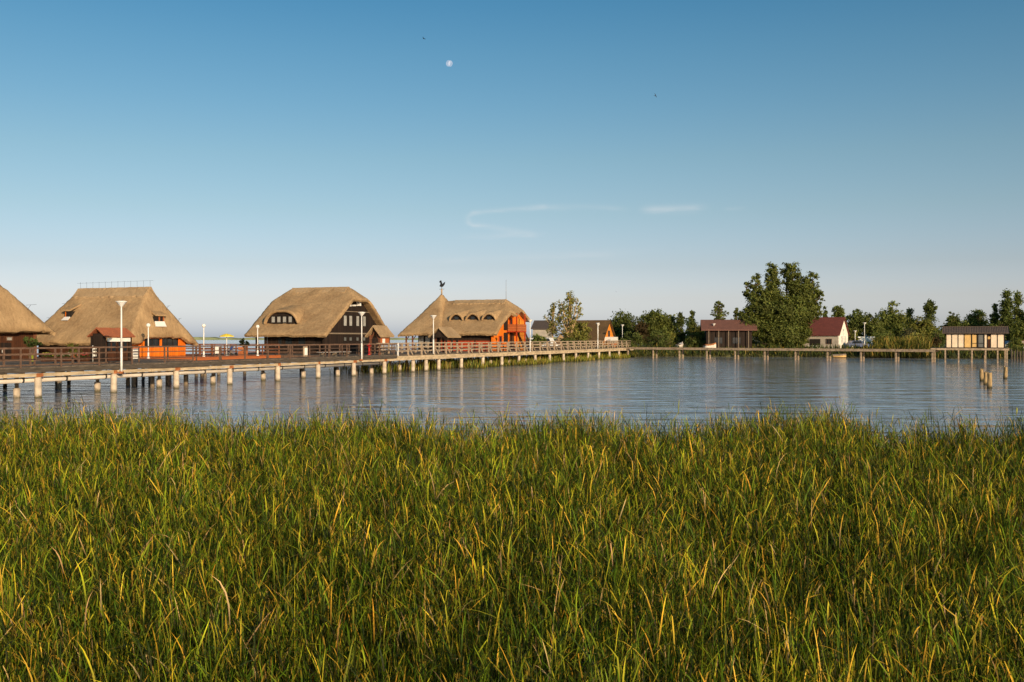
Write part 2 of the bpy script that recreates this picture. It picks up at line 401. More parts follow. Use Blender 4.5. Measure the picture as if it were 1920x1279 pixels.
# ------------------------------------------------------------------ trees
def leaf_cloud(plumes, leaf, n, seed, col, dens=None, out=0.6, gap=0.0):
    """plumes: (cx,cy,cz,rx,ry,rz,shape) filled with clumps of small leaf faces"""
    rng = np.random.default_rng(seed)
    vol = np.array([p[3] * p[4] * p[5] for p in plumes]) ** 0.8; vol /= vol.sum()
    allc = []; alln = []; allt = []
    for p, w in zip(plumes, vol):
        m = max(60, int(n * w)); ncl = max(8, m // 28)
        d = rng.normal(0, 1, (ncl, 3)); d /= np.linalg.norm(d, axis=1)[:, None]
        rr = rng.uniform(0.25, 1.0, ncl) ** 0.45
        c = d * rr[:, None]
        if p[6] == 'cone':
            u = rng.uniform(0, 1, ncl) ** 1.3; ang = rng.uniform(0, 2 * np.pi, ncl); r = (1 - u) ** 0.75 * rng.uniform(0.4, 1.0, ncl)
            c = np.stack([r * np.cos(ang), r * np.sin(ang), u * 2 - 1], 1); d = np.stack([np.cos(ang), np.sin(ang), np.full(ncl, 0.4)], 1)
        C = np.array(p[:3]) + c * np.array(p[3:6])
        csz = min(p[3], p[5]) * rng.uniform(0.30, 0.52, ncl)
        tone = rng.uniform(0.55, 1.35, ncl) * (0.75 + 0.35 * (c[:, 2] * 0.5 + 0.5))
        per = m // ncl
        loc = rng.normal(0, 0.5, (ncl, per, 3)) * np.array([1, 1, 0.75]) * csz[:, None, None]
        pos = (C[:, None, :] + loc).reshape(-1, 3)
        nor = (d[:, None, :] * out + rng.normal(0, 0.75, (ncl, per, 3)) + np.array([0, 0, 0.25])).reshape(-1, 3)
        allc.append(pos); alln.append(nor); allt.append(np.repeat(tone, per) * rng.uniform(0.75, 1.25, ncl * per))
    pos = np.concatenate(allc); nor = np.concatenate(alln); tone = np.concatenate(allt)
    nor /= np.linalg.norm(nor, axis=1)[:, None] + 1e-9
    ref = rng.normal(0, 1, pos.shape); u = np.cross(nor, ref); u /= np.linalg.norm(u, axis=1)[:, None] + 1e-9
    w = np.cross(nor, u); s = leaf * rng.uniform(0.6, 1.35, (len(pos), 1))
    u *= s * 0.75; w *= s * 0.4
    V = np.stack([pos - u, pos + w, pos + u, pos - w], 1).reshape(-1, 3)
    Q = np.arange(len(pos) * 4).reshape(-1, 4)
    hue = rng.normal(0, 0.08, (len(pos), 1)) * np.array([1.0, 0.2, -0.2])
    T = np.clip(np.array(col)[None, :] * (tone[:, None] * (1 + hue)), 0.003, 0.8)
    return V, Q, np.repeat(T, 4, axis=0)

def trunk_mb(plumes, r, h0, seed, n=9):
    rnd = random.Random(seed); mb = MB()
    top = max(p[2] + p[5] * 0.5 for p in plumes)
    fork = Vector((rnd.uniform(-.15, .15), rnd.uniform(-.15, .15), h0))
    mb.tube([(0, 0, -0.3), (0.02, 0, h0 * 0.4), fork], [r * 1.35, r * 1.05, r * 0.85], n)
    for p in plumes:
        e = Vector((p[0], p[1], p[2] + p[5] * 0.55)); c = Vector((p[0], p[1], p[2] - p[5] * 0.35))
        m = fork.lerp(c, 0.5) + Vector((0, 0, 0.25 * h0))
        mb.tube([fork - Vector((0, 0, 0.3)), m, c, e], [r * 0.6, r * 0.45, r * 0.3, r * 0.06], 7)
        for k in range(3):
            q = c.lerp(e, rnd.uniform(0.1, 0.7)); a = rnd.uniform(0, 6.28)
            t = q + Vector((math.cos(a) * p[3] * 0.75, math.sin(a) * p[4] * 0.75, p[5] * 0.35))
            mb.tube([q, q.lerp(t, 0.5) + Vector((0, 0, -0.05)), t], [r * 0.2, r * 0.13, r * 0.03], 5)
    return mb

def make_tree(name, label, cat, loc, plumes, r, h0, n, leaf, col, seed, bark='bark', group=None, out=0.6):
    t = thing(name, label, cat, loc, 0, group)
    trunk_mb(plumes, r, h0, seed).build('trunk', bark, t)
    V, Q, T = leaf_cloud(plumes, leaf, n, seed, col, out=out)
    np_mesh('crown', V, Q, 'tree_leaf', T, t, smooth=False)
    return t
# ================================================================== THE SETTING
wm = MB(); wm.add([(-4000, -200, 0), (4000, -200, 0), (4000, 6000, 0), (-4000, 6000, 0)], [(0, 1, 2, 3)])
tag(wm.build('water', 'water'), kind='structure')

# reed bed outline: how far the bed reaches for each direction
EDGE_X = [-200, 0, 120, 200, 330, 420, 470, 600, 700, 780, 860, 930, 1000, 1100, 1190, 1290, 1360, 1440, 1560, 1620, 1660, 1720, 1800, 1860, 1920, 2120]
EDGE_Y = [766, 766, 764, 762, 765, 772, 780, 766, 767, 773, 783, 780, 769, 769, 779, 783, 775, 768, 762, 770, 790, 784, 779, 784, 777, 777]
def reed_edge(px):
    return 1.62 * F / (np.interp(px, EDGE_X, EDGE_Y) - HY)
mv = []; mf = []
pxs = np.linspace(-1500, 3400, 140)
for px in pxs:
    Y = float(reed_edge(min(max(px, -200), 2120))) - 0.3
    mv += [((px - CX) / F * Y, Y, 0.02), ((px - CX) / F * Y * .9, -6.0, 0.02)]
for i in range(len(pxs) - 1): mf.append((2 * i, 2 * i + 1, 2 * i + 3, 2 * i + 2))
mm = MB(); mm.add(mv, mf); tag(mm.build('mud', 'mud'), kind='structure')

SHORE = [(4, 152), (9, 164), (15, 172), (24, 177), (34, 178), (44, 176), (54, 173), (62, 168), (68, 163), (76, 161), (86, 156), (100, 153), (125, 150), (200, 146), (420, 150), (1400, 160)]
gm = MB()
n = len(SHORE)
low = [(x, y, -0.4) for x, y in SHORE]; mid = [(x + 0.2, y + 1.6, 0.75) for x, y in SHORE]; top = [(x + 0.6, y + 4.5, 1.42) for x, y in SHORE]
gv = low + mid + top; gf = []
for i in range(n - 1):
    gf += [(i, i + 1, n + i + 1, n + i), (n + i, n + i + 1, 2 * n + i + 1, 2 * n + i)]
far = [(1400, 2500, 1.42), (12, 2500, 1.42)]
k = len(gv); gv += far
left = [(8, 600, 1.42)]
gv += left
gf.append(tuple(2 * n + i for i in range(n)) + (k, k + 1, k + 2))
gm.add(gv, gf); gobj = gm.build('ground', 'ground'); tag(gobj, kind='structure')

# far shore of the lake, a thin belt of reeds on the horizon
fb = MB(); rnd = random.Random(3); xs = [-2400 + i * 12 for i in range(215)]
fv = []
for x in xs:
    h = 2.6 + rnd.uniform(0, 2.2) + 1.5 * math.sin(x * 0.006)
    fv += [(x, 1500, -0.1), (x, 1503, h), (x, 1530, h + rnd.uniform(0, .8))]
ff = []
for i in range(len(xs) - 1):
    ff += [(3 * i, 3 * i + 3, 3 * i + 4, 3 * i + 1), (3 * i + 1, 3 * i + 4, 3 * i + 5, 3 * i + 2)]
fb.add(fv, ff); plain('far_reeds', (0.21, 0.235, 0.12), 0.95, 0.3, 0.05)
tag(fb.build('far_reed_belt', 'far_reeds'), 'pale green belt of reeds along the far shore of the lake', 'reeds', kind='stuff')

# ================================================================== REED BED IN FRONT
def value_noise(X, Y, cell, seed):
    g = np.random.default_rng(seed).uniform(-1, 1, (400, 400)); u = (X / cell) % 398; v = (Y / cell) % 398
    i = u.astype(int); j = v.astype(int); fu = u - i; fv = v - j; fu = fu * fu * (3 - 2 * fu); fv = fv * fv * (3 - 2 * fv)
    return (g[i, j] * (1 - fu) + g[i + 1, j] * fu) * (1 - fv) + (g[i, j + 1] * (1 - fu) + g[i + 1, j + 1] * fu) * fv
def reed_field():
    rng = np.random.default_rng(11)
    N = 700000
    Y = np.sqrt(rng.uniform(2.6 ** 2, 29.0 ** 2, N)); px = rng.uniform(-330, 2250, N); X = (px - CX) / F * Y
    # the bed goes on to both sides of the picture, thinner sampled
    N2 = 150000; Y2 = rng.uniform(2.0, 29.0, N2); X2 = rng.uniform(-32, 32, N2); px2 = X2 / Y2 * F + CX; out = (px2 < -330) | (px2 > 2250)
    X = np.concatenate([X, X2[out]]); Y = np.concatenate([Y, Y2[out]]); px = np.clip(X / Y * F + CX, -200, 2120); N = len(X)
    keep = Y < reed_edge(px) * np.where(rng.random(N) < 0.09, rng.uniform(1.0, 1.22, N), rng.uniform(0.94, 1.03, N))
    Y = Y[keep]; X = X[keep]
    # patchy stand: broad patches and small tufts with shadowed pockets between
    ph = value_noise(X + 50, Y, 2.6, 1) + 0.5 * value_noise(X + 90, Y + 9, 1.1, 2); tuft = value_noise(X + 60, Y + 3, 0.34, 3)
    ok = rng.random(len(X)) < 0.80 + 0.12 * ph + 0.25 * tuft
    return X[ok], Y[ok], ph[ok], tuft[ok], rng
X, Y, ph, tuft, rng = reed_field()
N = len(X)
# upright stems and leaves, and shorter side leaves that spring from half way up
side = rng.random(N) < 0.74
hgt = 1 + 0.03 * ph + 0.13 * tuft
z0 = np.where(side, np.clip(rng.normal(1.16, 0.23, N), 0.4, 1.6) * hgt, 0.0)
length = np.where(side, rng.uniform(0.14, 0.46, N), np.clip(rng.normal(1.34, 0.17, N), 0.8, 1.75) * hgt)
length = np.where((~side) & (rng.random(N) < 0.05), length + rng.uniform(0.15, 0.45, N), length)
width = np.where(side, rng.uniform(0.006, 0.015, N), rng.uniform(0.005, 0.012, N)) * np.interp(Y, [4, 12, 25], [0.68, 0.95, 1.3])
PAL = [(0.078, 0.148, 0.008), (0.20, 0.28, 0.016), (0.44, 0.43, 0.025), (0.76, 0.47, 0.05), (0.56, 0.40, 0.19), (0.014, 0.034, 0.003)]
WTS = [0.30, 0.23, 0.15, 0.085, 0.035, 0.33]
length = length * np.where(side, np.interp(Y, [3, 13], [0.72, 1.0]), 1.0)
shade = np.clip(1.0 + 0.10 * ph + 0.25 * tuft, 0.6, 1.4) * np.interp(X, [1, 11], [1.0, 0.84])  # pocket shade and a dimmer right side painted into the blade colour
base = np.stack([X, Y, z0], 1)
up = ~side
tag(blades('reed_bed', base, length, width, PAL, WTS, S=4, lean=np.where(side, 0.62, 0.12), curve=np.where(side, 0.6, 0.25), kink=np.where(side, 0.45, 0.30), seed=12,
           bias=(-0.6, 0.2), bias_amt=0.10, shade=shade, root_shade=np.where(side, 0.85, 1.15)),
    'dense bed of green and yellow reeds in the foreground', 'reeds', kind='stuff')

# thin flowering stems standing above the rest, leaning with the wind
def wisps():
    rng = np.random.default_rng(41); n = 5200
    px = rng.uniform(-300, 2220, n); E = reed_edge(px); Y = E * np.clip(1.03 - np.abs(rng.normal(0, .16, n)), .3, 1.05); X = (px - CX) / F * Y
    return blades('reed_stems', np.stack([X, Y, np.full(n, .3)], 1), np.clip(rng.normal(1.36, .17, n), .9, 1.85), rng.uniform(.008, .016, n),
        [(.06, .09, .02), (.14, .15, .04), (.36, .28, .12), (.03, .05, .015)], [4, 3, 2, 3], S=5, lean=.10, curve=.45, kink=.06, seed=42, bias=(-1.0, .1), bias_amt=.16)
tag(wisps(), 'thin taller reed stems leaning above the front edge of the open water', 'reeds', kind='stuff')

# reeds standing in the water under and behind the boardwalk
rng = np.random.default_rng(21)
n1 = 26000
s = rng.uniform(40, 131, n1); o = rng.uniform(-1.4, 6.5, n1) + 0.8 * np.sin(s * 0.31)
keep = (rng.random(n1) < np.clip((s - 36) / 30, 0.25, 1) * (0.55 + 0.45 * np.sin(s * 0.9 + o))) & ((o > 0.8) | (s > 58))
s = s[keep]; o = o[keep]
bx = P0.x + DV.x * s - EV.x * o; by = P0.y + DV.y * s - EV.y * o
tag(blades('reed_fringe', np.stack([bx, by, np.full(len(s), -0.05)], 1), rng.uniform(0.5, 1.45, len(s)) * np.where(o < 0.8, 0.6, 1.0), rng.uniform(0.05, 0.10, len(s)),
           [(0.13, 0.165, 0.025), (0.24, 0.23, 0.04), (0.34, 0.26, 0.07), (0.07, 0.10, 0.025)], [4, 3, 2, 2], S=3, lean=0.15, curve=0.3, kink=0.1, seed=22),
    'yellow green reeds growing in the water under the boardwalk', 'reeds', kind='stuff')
# bank vegetation along the shore behind the thin pier
rng = np.random.default_rng(31); n2 = 16000
sx = rng.uniform(8, 200, n2); sh = np.array(SHORE); sy = np.interp(sx, sh[:, 0], sh[:, 1]); dd = np.abs(rng.normal(0, 3.4, n2))
zz = np.interp(dd, [0, 1.6, 4.5], [0.0, 0.75, 1.42])
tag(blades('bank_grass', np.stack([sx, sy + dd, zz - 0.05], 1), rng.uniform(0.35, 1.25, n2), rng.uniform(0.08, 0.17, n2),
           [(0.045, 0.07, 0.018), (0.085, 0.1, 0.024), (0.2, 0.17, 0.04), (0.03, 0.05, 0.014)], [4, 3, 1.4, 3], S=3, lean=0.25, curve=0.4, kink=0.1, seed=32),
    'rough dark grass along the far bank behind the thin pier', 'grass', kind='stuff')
rng = np.random.default_rng(33); n3 = 2600
px = rng.uniform(1640, 1745, n3); Yb = rng.uniform(163, 176, n3); X3 = (px - CX) / F * Yb
sy3 = np.interp(X3, sh[:, 0], sh[:, 1]); Yb = np.maximum(Yb, sy3 + 0.2)
zz = np.interp(Yb - sy3, [0, 1.6, 4.5], [0.0, 0.75, 1.42])
tag(blades('reed_clump', np.stack([X3, Yb, zz], 1), rng.uniform(1.0, 2.6, n3), rng.uniform(0.09, 0.17, n3),
           [(0.13, 0.14, 0.03), (0.26, 0.2, 0.05), (0.08, 0.1, 0.02)], [3, 2, 3], S=3, lean=0.2, curve=0.4, kink=0.1, seed=34),
    'tall sunlit reeds on the bank left of the panelled dock hut', 'reeds', kind='stuff')

# ================================================================== BOARDWALK
bwk = thing('boardwalk', 'long timber boardwalk on concrete piles with railings crossing the water', 'boardwalk', (P0.x, P0.y, 0), ANG_D)
S0, S1, SJ = -14.0, 128.5, 42.0
mb = MB(); x = S0; rnd = random.Random(5)
while x < S1:
    w = 0.19; mb.box(x, x + w - 0.025, -0.12 + rnd.uniform(-.03, .03), 2.1 + rnd.uniform(-.03, .03), DECK - 0.07, DECK + rnd.uniform(-.008, .008)); x += w
mb.build('deck', 'deck_timber', bwk)
mb = MB(); x = S0
while x < S1:
    e = min(x + 5.72, S1); j = rnd.uniform(-.02, .02)
    mb.box(x + .02, e - .02, -0.16, 0.02, DECK - 0.33 + j, DECK - 0.075); mb.box(x + .02, e - .02, 1.95, 2.12, DECK - 0.33, DECK - 0.075); x = e
mb.build('edge_beam', 'dark_timber', bwk)
mb = MB(); x = S0
while x < SJ:
    e = min(x + 5.72, SJ); mb.box(x + .03, e - .03, -0.05, 0.12, 1.22, 1.42); x = e
mb.build('bearer', 'cream_timber', bwk)
mb = MB(); x = SJ
while x < S1:
    e = min(x + 5.72, S1); mb.box(x + .03, e - .03, -0.24, -0.03, 1.22 + rnd.uniform(-.02, .02), 1.55); mb.box(x + .05, e - .1, -0.30, -0.16, 1.50, 1.66); x = e
mb.build('bearer', 'cream_timber', bwk)
mb = MB(); x = S0
while x < S1:
    mb.box(x - .05, x + .05, -0.02, 2.0, 1.42, 1.62); x += 1.43
mb.build('joist', 'brown_rail', bwk)
# insulated pipe slung under the deck
mb = MB(); mb.tube([(-5.2, 0.42, 1.02), (SJ - 1, 0.42, 1.04)], 0.145, 12); pipe = mb.build('pipe', 'pipe_lagging', bwk)
band0 = None; x = -4
while x < SJ - 1:
    if band0 is None:
        mb = MB(); mb.tube([(-.06, 0.42, 1.03), (.06, 0.42, 1.03)], 0.165, 12); mb.box(-.03, .03, 0.25, 0.29, 1.1, 1.45); band0 = mb.build('pipe_band', 'pipe_band', pipe); band0.location = (x, 0, 0)
    else: child_copy(band0, pipe, (x, 0, 0))
    x += 3.1
mb = MB(); mb.tube([(-14, 0.5, 1.0), (-5.2, 0.45, 1.0)], 0.07, 10); mb.build('pipe', 'grey_metal', bwk)
# piles
mbp = MB(); mbp.tube([(0, 0, -1.2), (0, 0, 0.05), (0, 0, 1.1), (0, 0, 1.24)], [0.20, 0.20, 0.19, 0.17], 12)
pile0 = mbp.build('pile', 'cream_wall', bwk); plain('pile_concrete', (0.56, 0.46, 0.35), 0.85, 0.3, 2.2, 0.3); waterline('pile_concrete', .14, (.10, .085, .05)); pile0.data.materials[0] = MATS['pile_concrete']
mbc = MB(); mbc.box(-.2, .2, -.2, .2, 1.235, 1.44); cap0 = mbc.build('pile_cap', 'rust', pile0)
mbq = MB(); mbq.tube([(0, 0, -1.2), (0, 0, 0.62)], [0.19, 0.19], 12); mbq2 = MB(); mbq2.tube([(0, 0, 0.6), (0, 0, 1.42)], 0.11, 8)
first = True
svals = [-11.4, -5.7] + [5.5 * 0 + k * 5.72 for k in range(0, 23)] + [48.6]
for q in svals:
    if first: pile0.location = (q, 0.08, 0); first = False
    else:
        c = pile0.copy(); COL.objects.link(c); c.parent = bwk; c.location = (q + rnd.uniform(-.12, .12), 0.08, rnd.uniform(-.05, .02)); c.rotation_euler = (rnd.uniform(-.02, .02), rnd.uniform(-.02, .02), rnd.uniform(0, 3))
        child_copy(cap0, c, (0, 0, 0))
farp = mbq.build('pile', 'cream_wall', bwk); farp.data.materials[0] = MATS['pile_concrete']; post0 = mbq2.build('pile_post', 'grey_timber', farp)
farp.location = (-11.0, 1.5, 0)
for q in svals[1:]:
    c = farp.copy(); COL.objects.link(c); c.parent = bwk; c.location = (q + rnd.uniform(-.3, .3), 1.5, rnd.uniform(-.12, .1)); child_copy(post0, c, (0, 0, 0))
# railings: thin brown posts first, heavier pale posts with braces beyond
def rail_post(y, sgn, heavy):
    m = MB()
    if heavy:
        m.box(-.075, .075, y - .07, y + .07, DECK - .3, DECK + 1.06)
    else:
        m.box(-.04, .04, y - .035, y + .035, DECK - .32, DECK + 1.02)
    return m.build('railing_post', 'pale_timber' if heavy else 'brown_rail', bwk)
def brace(y, sgn, par):
    m = MB(); m.beam((0.0, y + sgn * .08, DECK + .62), (0.55, y + sgn * .22, DECK - .02), .09, .09); return m.build('brace', 'pale_timber', par)
protos = {}
x = -10.0; i = 0
while x < 127:
    heavy = x > SJ
    for side, y, sg in (('n', -0.10, -1), ('f', 2.06, 1)):
        if side == 'f' and x > 122: continue
        key = (side, heavy)
        if key not in protos:
            p = rail_post(y, sg, heavy); b = brace(y, sg, p) if heavy else None; protos[key] = (p, b); p.location = (x, 0, 0)
        else:
            p, b = protos[key]; c = p.copy(); COL.objects.link(c); c.parent = bwk; c.location = (x + rnd.uniform(-.06, .06), 0, rnd.uniform(-.03, .03)); c.rotation_euler = (rnd.uniform(-.02, .02), rnd.uniform(-.015, .015), 0)
            if b: child_copy(b, c, (0, 0, 0))
    x += 2.86; i += 1
for y in (-0.10, 2.06):
    m = MB(); x = -13
    while x < SJ: e = min(x + 5.72, SJ); m.box(x, e - .01, y - .06, y + .06, DECK + 1.02, DECK + 1.09 + rnd.uniform(-.01, .01)); x = e
    m.build('top_rail', 'brown_rail', bwk)
    m = MB()
    for z in (.38, .72): m.tube([(-13, y, DECK + z), (SJ, y, DECK + z)], 0.018, 6)
    m.build('wire_rail', 'brown_rail', bwk)
    m = MB(); x = SJ
    while x < 127: e = min(x + 5.72, 127); m.box(x, e - .01, y - .08, y + .08, DECK + 1.06, DECK + 1.14 + rnd.uniform(-.02, .02)); x = e
    m.build('top_rail', 'pale_timber', bwk)
    m = MB(); x = SJ
    while x < 127:
        e = min(x + 5.72, 127)
        for z in (.35, .72): m.box(x, e - .01, y - .03, y + .03, DECK + z - .05, DECK + z + .05 + rnd.uniform(-.015, .015))
        x = e
    m.build('mid_rail', 'pale_timber', bwk)

# thin pier to the right
PA = Vector((20.3, 172.0, 0)); PD = Vector((3.91, -3.17, 0)); PL = PD.length; PD.normalize(); PANG = math.atan2(PD.y, PD.x)
pier = thing('pier', 'thin low timber pier without railing running along the far bank', 'pier', PA, PANG)
m = MB(); x = 0
while x < 50.8: m.box(x, x + .27, -.75, .75, DECK - .05, DECK + rnd.uniform(-.01, .01)); x += .3
m.build('deck', 'pale_timber', pier)
m = MB()
for y in (-.78, .72): 
    x = 0
    while x < 50.5: m.box(x + .02, min(x + PL, 50.8) - .02, y - .05, y + .09, DECK - .36, DECK - .06); x += PL
m.build('edge_beam', 'pale_timber', pier)
m = MB(); m.box(-.1, .1, -.62, -.42, -1, DECK - .055); pp = m.build('pile', 'pale_timber', pier)
for kx in range(1, 11):
    c = child_copy(pp, pier, (kx * PL, 0, 0)); c2 = child_copy(pp, pier, (kx * PL, 1.1, 0))

# dock with the panelled hut
dz = 1.98
dk = thing('dock', 'raised timber dock on posts at the end of the thin pier carrying a hut', 'dock', (59.0, 140.3, 0), -0.42)
m = MB(); x = 0.0
while x < 9.9: m.box(x, x + .19, -.2, 6.0, dz - .06, dz + rnd.uniform(-.01, .01)); x += .21
m.build('deck', 'deck_timber', dk)
m = MB(); m.box(0, 9.9, -.26, -.205, dz - .28, dz - .03); m.box(0, 9.9, .05, .2, dz - .3, dz - .07); m.build('edge_beam', 'pale_timber', dk)
m = MB(); m.box(-.09, .09, -.15, .05, -1, dz - .065); pp = m.build('pile', 'pale_timber', dk)
pp.location = (.25, -.02, 0)
for q in (1.9, 3.6, 5.3, 7.0, 8.5, 9.65): child_copy(pp, dk, (q, -.02, 0))
for q in (.3, 1.9, 3.6, 5.3, 7.0, 9.6): child_copy(pp, dk, (q, 4.6, 0))

def pane_window(parent, p, w, h, axis, frame_mat='dark_frame', pane_mat='glass_dark', t=0.06, mull=0, name='window'):
    """window with its centre-bottom at p; axis 'x' faces +x (wall runs along y), 'y' faces -y (wall runs along x)"""
    fr = MB(); pn = MB(); d = 0.07
    def bx(mbx, u0, u1, z0, z1, n0, n1):
        if axis == 'x': mbx.box(p[0] + n0, p[0] + n1, p[1] + u0, p[1] + u1, p[2] + z0, p[2] + z1)
        else: mbx.box(p[0] + u0, p[0] + u1, p[1] - n1, p[1] - n0, p[2] + z0, p[2] + z1)
    bx(fr, -w / 2, -w / 2 + t, 0, h, -.02, d); bx(fr, w / 2 - t, w / 2, 0, h, -.02, d)
    bx(fr, -w / 2 + t, w / 2 - t, 0, t, -.02, d); bx(fr, -w / 2 + t, w / 2 - t, h - t, h, -.02, d)
    for k in range(mull):
        u = -w / 2 + w * (k + 1) / (mull + 1); bx(fr, u - t * .4, u + t * .4, t, h - t, -.02, d * .9)
    bx(pn, -w / 2 + t, w / 2 - t, t, h - t, -.02, .02)
    f = fr.build(name, frame_mat, parent); pn.build('pane', pane_mat, f); return f

hut = thing('dock_hut', 'long low hut with cream panels and dark tiled roof standing on the dock', 'hut', (60.95, 139.75, dz), -0.42)
W = 7.4
m = MB(); m.box(0, W, .06, 3.2, .0, 2.2); m.build('wall', 'dark_boards', hut)
m = MB()   # dark posts and plates between panels
def hx(v): return (v - 118) / (1010 - 118) * W
for v in (118, 204, 302, 395, 507, 600, 700, 746, 796, 897, 1000):
    m.box(hx(v) - .055, hx(v) + .055, -.03, .055, 0, 2.1)
m.box(-.06, W + .06, -.035, .05, -.02, .1); m.box(-.06, W + .06, -.035, .05, 1.92, 2.22)
m.build('frame', 'dark_frame', hut)
def panel(v0, v1, mat, z0=.1, z1=1.92, nm='panel'):
    q = MB(); q.box(hx(v0) + .05, hx(v1) - .05, -.005, .05, z0, z1); return q.build(nm, mat, hut)
for a, b, mt in ((118, 204, 'panel_cream'), (204, 302, 'panel_cream'), (302, 395, 'panel_cream'), (395, 507, 'panel_ochre'), (700, 746, 'panel_cream'), (796, 897, 'panel_cream'), (897, 1000, 'panel_cream')): panel(a, b, mt)
pane_window(hut, (hx(553), .0, .1), hx(600) - hx(507) - .1, 1.8, 'y', 'dark_frame', 'panel_ochre', .05)
pane_window(hut, (hx(650), .0, .1), hx(700) - hx(600) - .1, 1.8, 'y', 'dark_frame', 'glass_grey', .05)
q = MB(); q.box(hx(510), hx(698), -.04, .03, .62, .70); q.build('window_bar', 'dark_frame', hut)
q = MB(); q.box(hx(746) + .05, hx(796) - .05, .0, .05, .1, 1.7); dr = q.build('door', 'brown_boards', hut)
q = MB(); q.box(hx(752), hx(790), -.03, .0, 1.25, 1.6); q.build('door_pane', 'panel_ochre', dr)
# corrugated roof: two pitches, ribs running down the slope
m = MB(); nx = 120; rv = []; rf = []
for i in range(nx + 1):
    xx = -.5 + (W + 1.0) * i / nx; rib = .035 * (1 if i % 3 == 0 else 0)
    for (yy, zz_) in ((-.55, 2.12), (1.6, 2.98), (3.8, 2.14)): rv.append((xx, yy, zz_ + rib))
    for (yy, zz_) in ((-.55, 2.02), (1.6, 2.86), (3.8, 2.04)): rv.append((xx, yy, zz_))
for i in range(nx):
    a = i * 6; b = a + 6
    rf += [(a, b, b + 1, a + 1), (a + 1, b + 1, b + 2, a + 2), (a + 3, a + 4, b + 4, b + 3), (a + 4, a + 5, b + 5, b + 4), (a, a + 3, b + 3, b), (a + 2, b + 2, b + 5, a + 5)]
rf += [(0, 1, 4, 3), (1, 2, 5, 4), (nx * 6, nx * 6 + 3, nx * 6 + 4, nx * 6 + 1), (nx * 6 + 1, nx * 6 + 4, nx * 6 + 5, nx * 6 + 2)]
m.add(rv, rf); m.build('roof', 'dark_tiles', hut)
q = MB(); q.box(-.48, W + .48, 1.5, 1.7, 2.97, 3.05); q.build('ridge_cap', 'dark_tiles', hut)

# old piles standing free in the water
def old_pile(px, ytop, ybase, r, label, tilt=0.0, mat='old_wood'):
    Y = CAMH * F / (ybase - HY); h = CAMH - (ytop - HY) / F * Y; X = (px - CX) / F * Y
    m = MB(); rr = random.Random(int(px)); k = 14; vs = []; fs = []
    zs = [-1.0, 0.0, h * .5, h * .9, h]
    for zi, z in enumerate(zs):
        for a in range(k):
            an = 2 * math.pi * a / k; q = r * (1 + rr.uniform(-.07, .07)) * (1 if zi < 4 else .82)
            vs.append((q * math.cos(an), q * math.sin(an), z + (rr.uniform(-.09, .05) if zi == 4 else 0)))
    for zi in range(4):
        for a in range(k): fs.append((zi * k + a, zi * k + (a + 1) % k, (zi + 1) * k + (a + 1) % k, (zi + 1) * k + a))
    fs.append(tuple(4 * k + a for a in range(k)))
    m.add(vs, fs); o = m.build('old_pile', mat); o.location = (X, Y, 0); o.rotation_euler = (tilt * .3, tilt, 0)
    tag(o, label, 'wooden pile', 'broken piles standing in the open water'); return o
plain('old_wood', (0.34, 0.235, 0.115), 0.9, 0.5, 5, 0.5, stretch=(2, 2, .35)); waterline('old_wood', .16, (.05, .042, .02))
old_pile(1841, 691, 715, .15, 'leftmost broken wooden pile of the cluster of three in the water', -.03)
old_pile(1847.5, 697, 722, .13, 'middle broken wooden pile of the cluster of three in the water', .03)
old_pile(1855.5, 699, 729, .155, 'nearest and rightmost broken wooden pile of the cluster of three', .02)
old_pile(1885, 687, 711, .15, 'single broken wooden pile standing apart to the right of the cluster', .04)
STK = ['short dark stake in the water right of the dock, nearest the dock', 'second dark stake right of the dock', 'third dark stake right of the dock', 'fourth dark stake right of the dock', 'dark stake by the right edge of the photo']
for i, (px, yt) in enumerate(((1897, 655), (1902, 658), (1907, 657), (1913, 659), (1918, 658))):
    o = old_pile(px, yt, 676 + i * .6, .12, STK[i], 0.02 * (i % 3 - 1), 'dark_timber'); o['group'] = 'stakes in a row right of the dock'
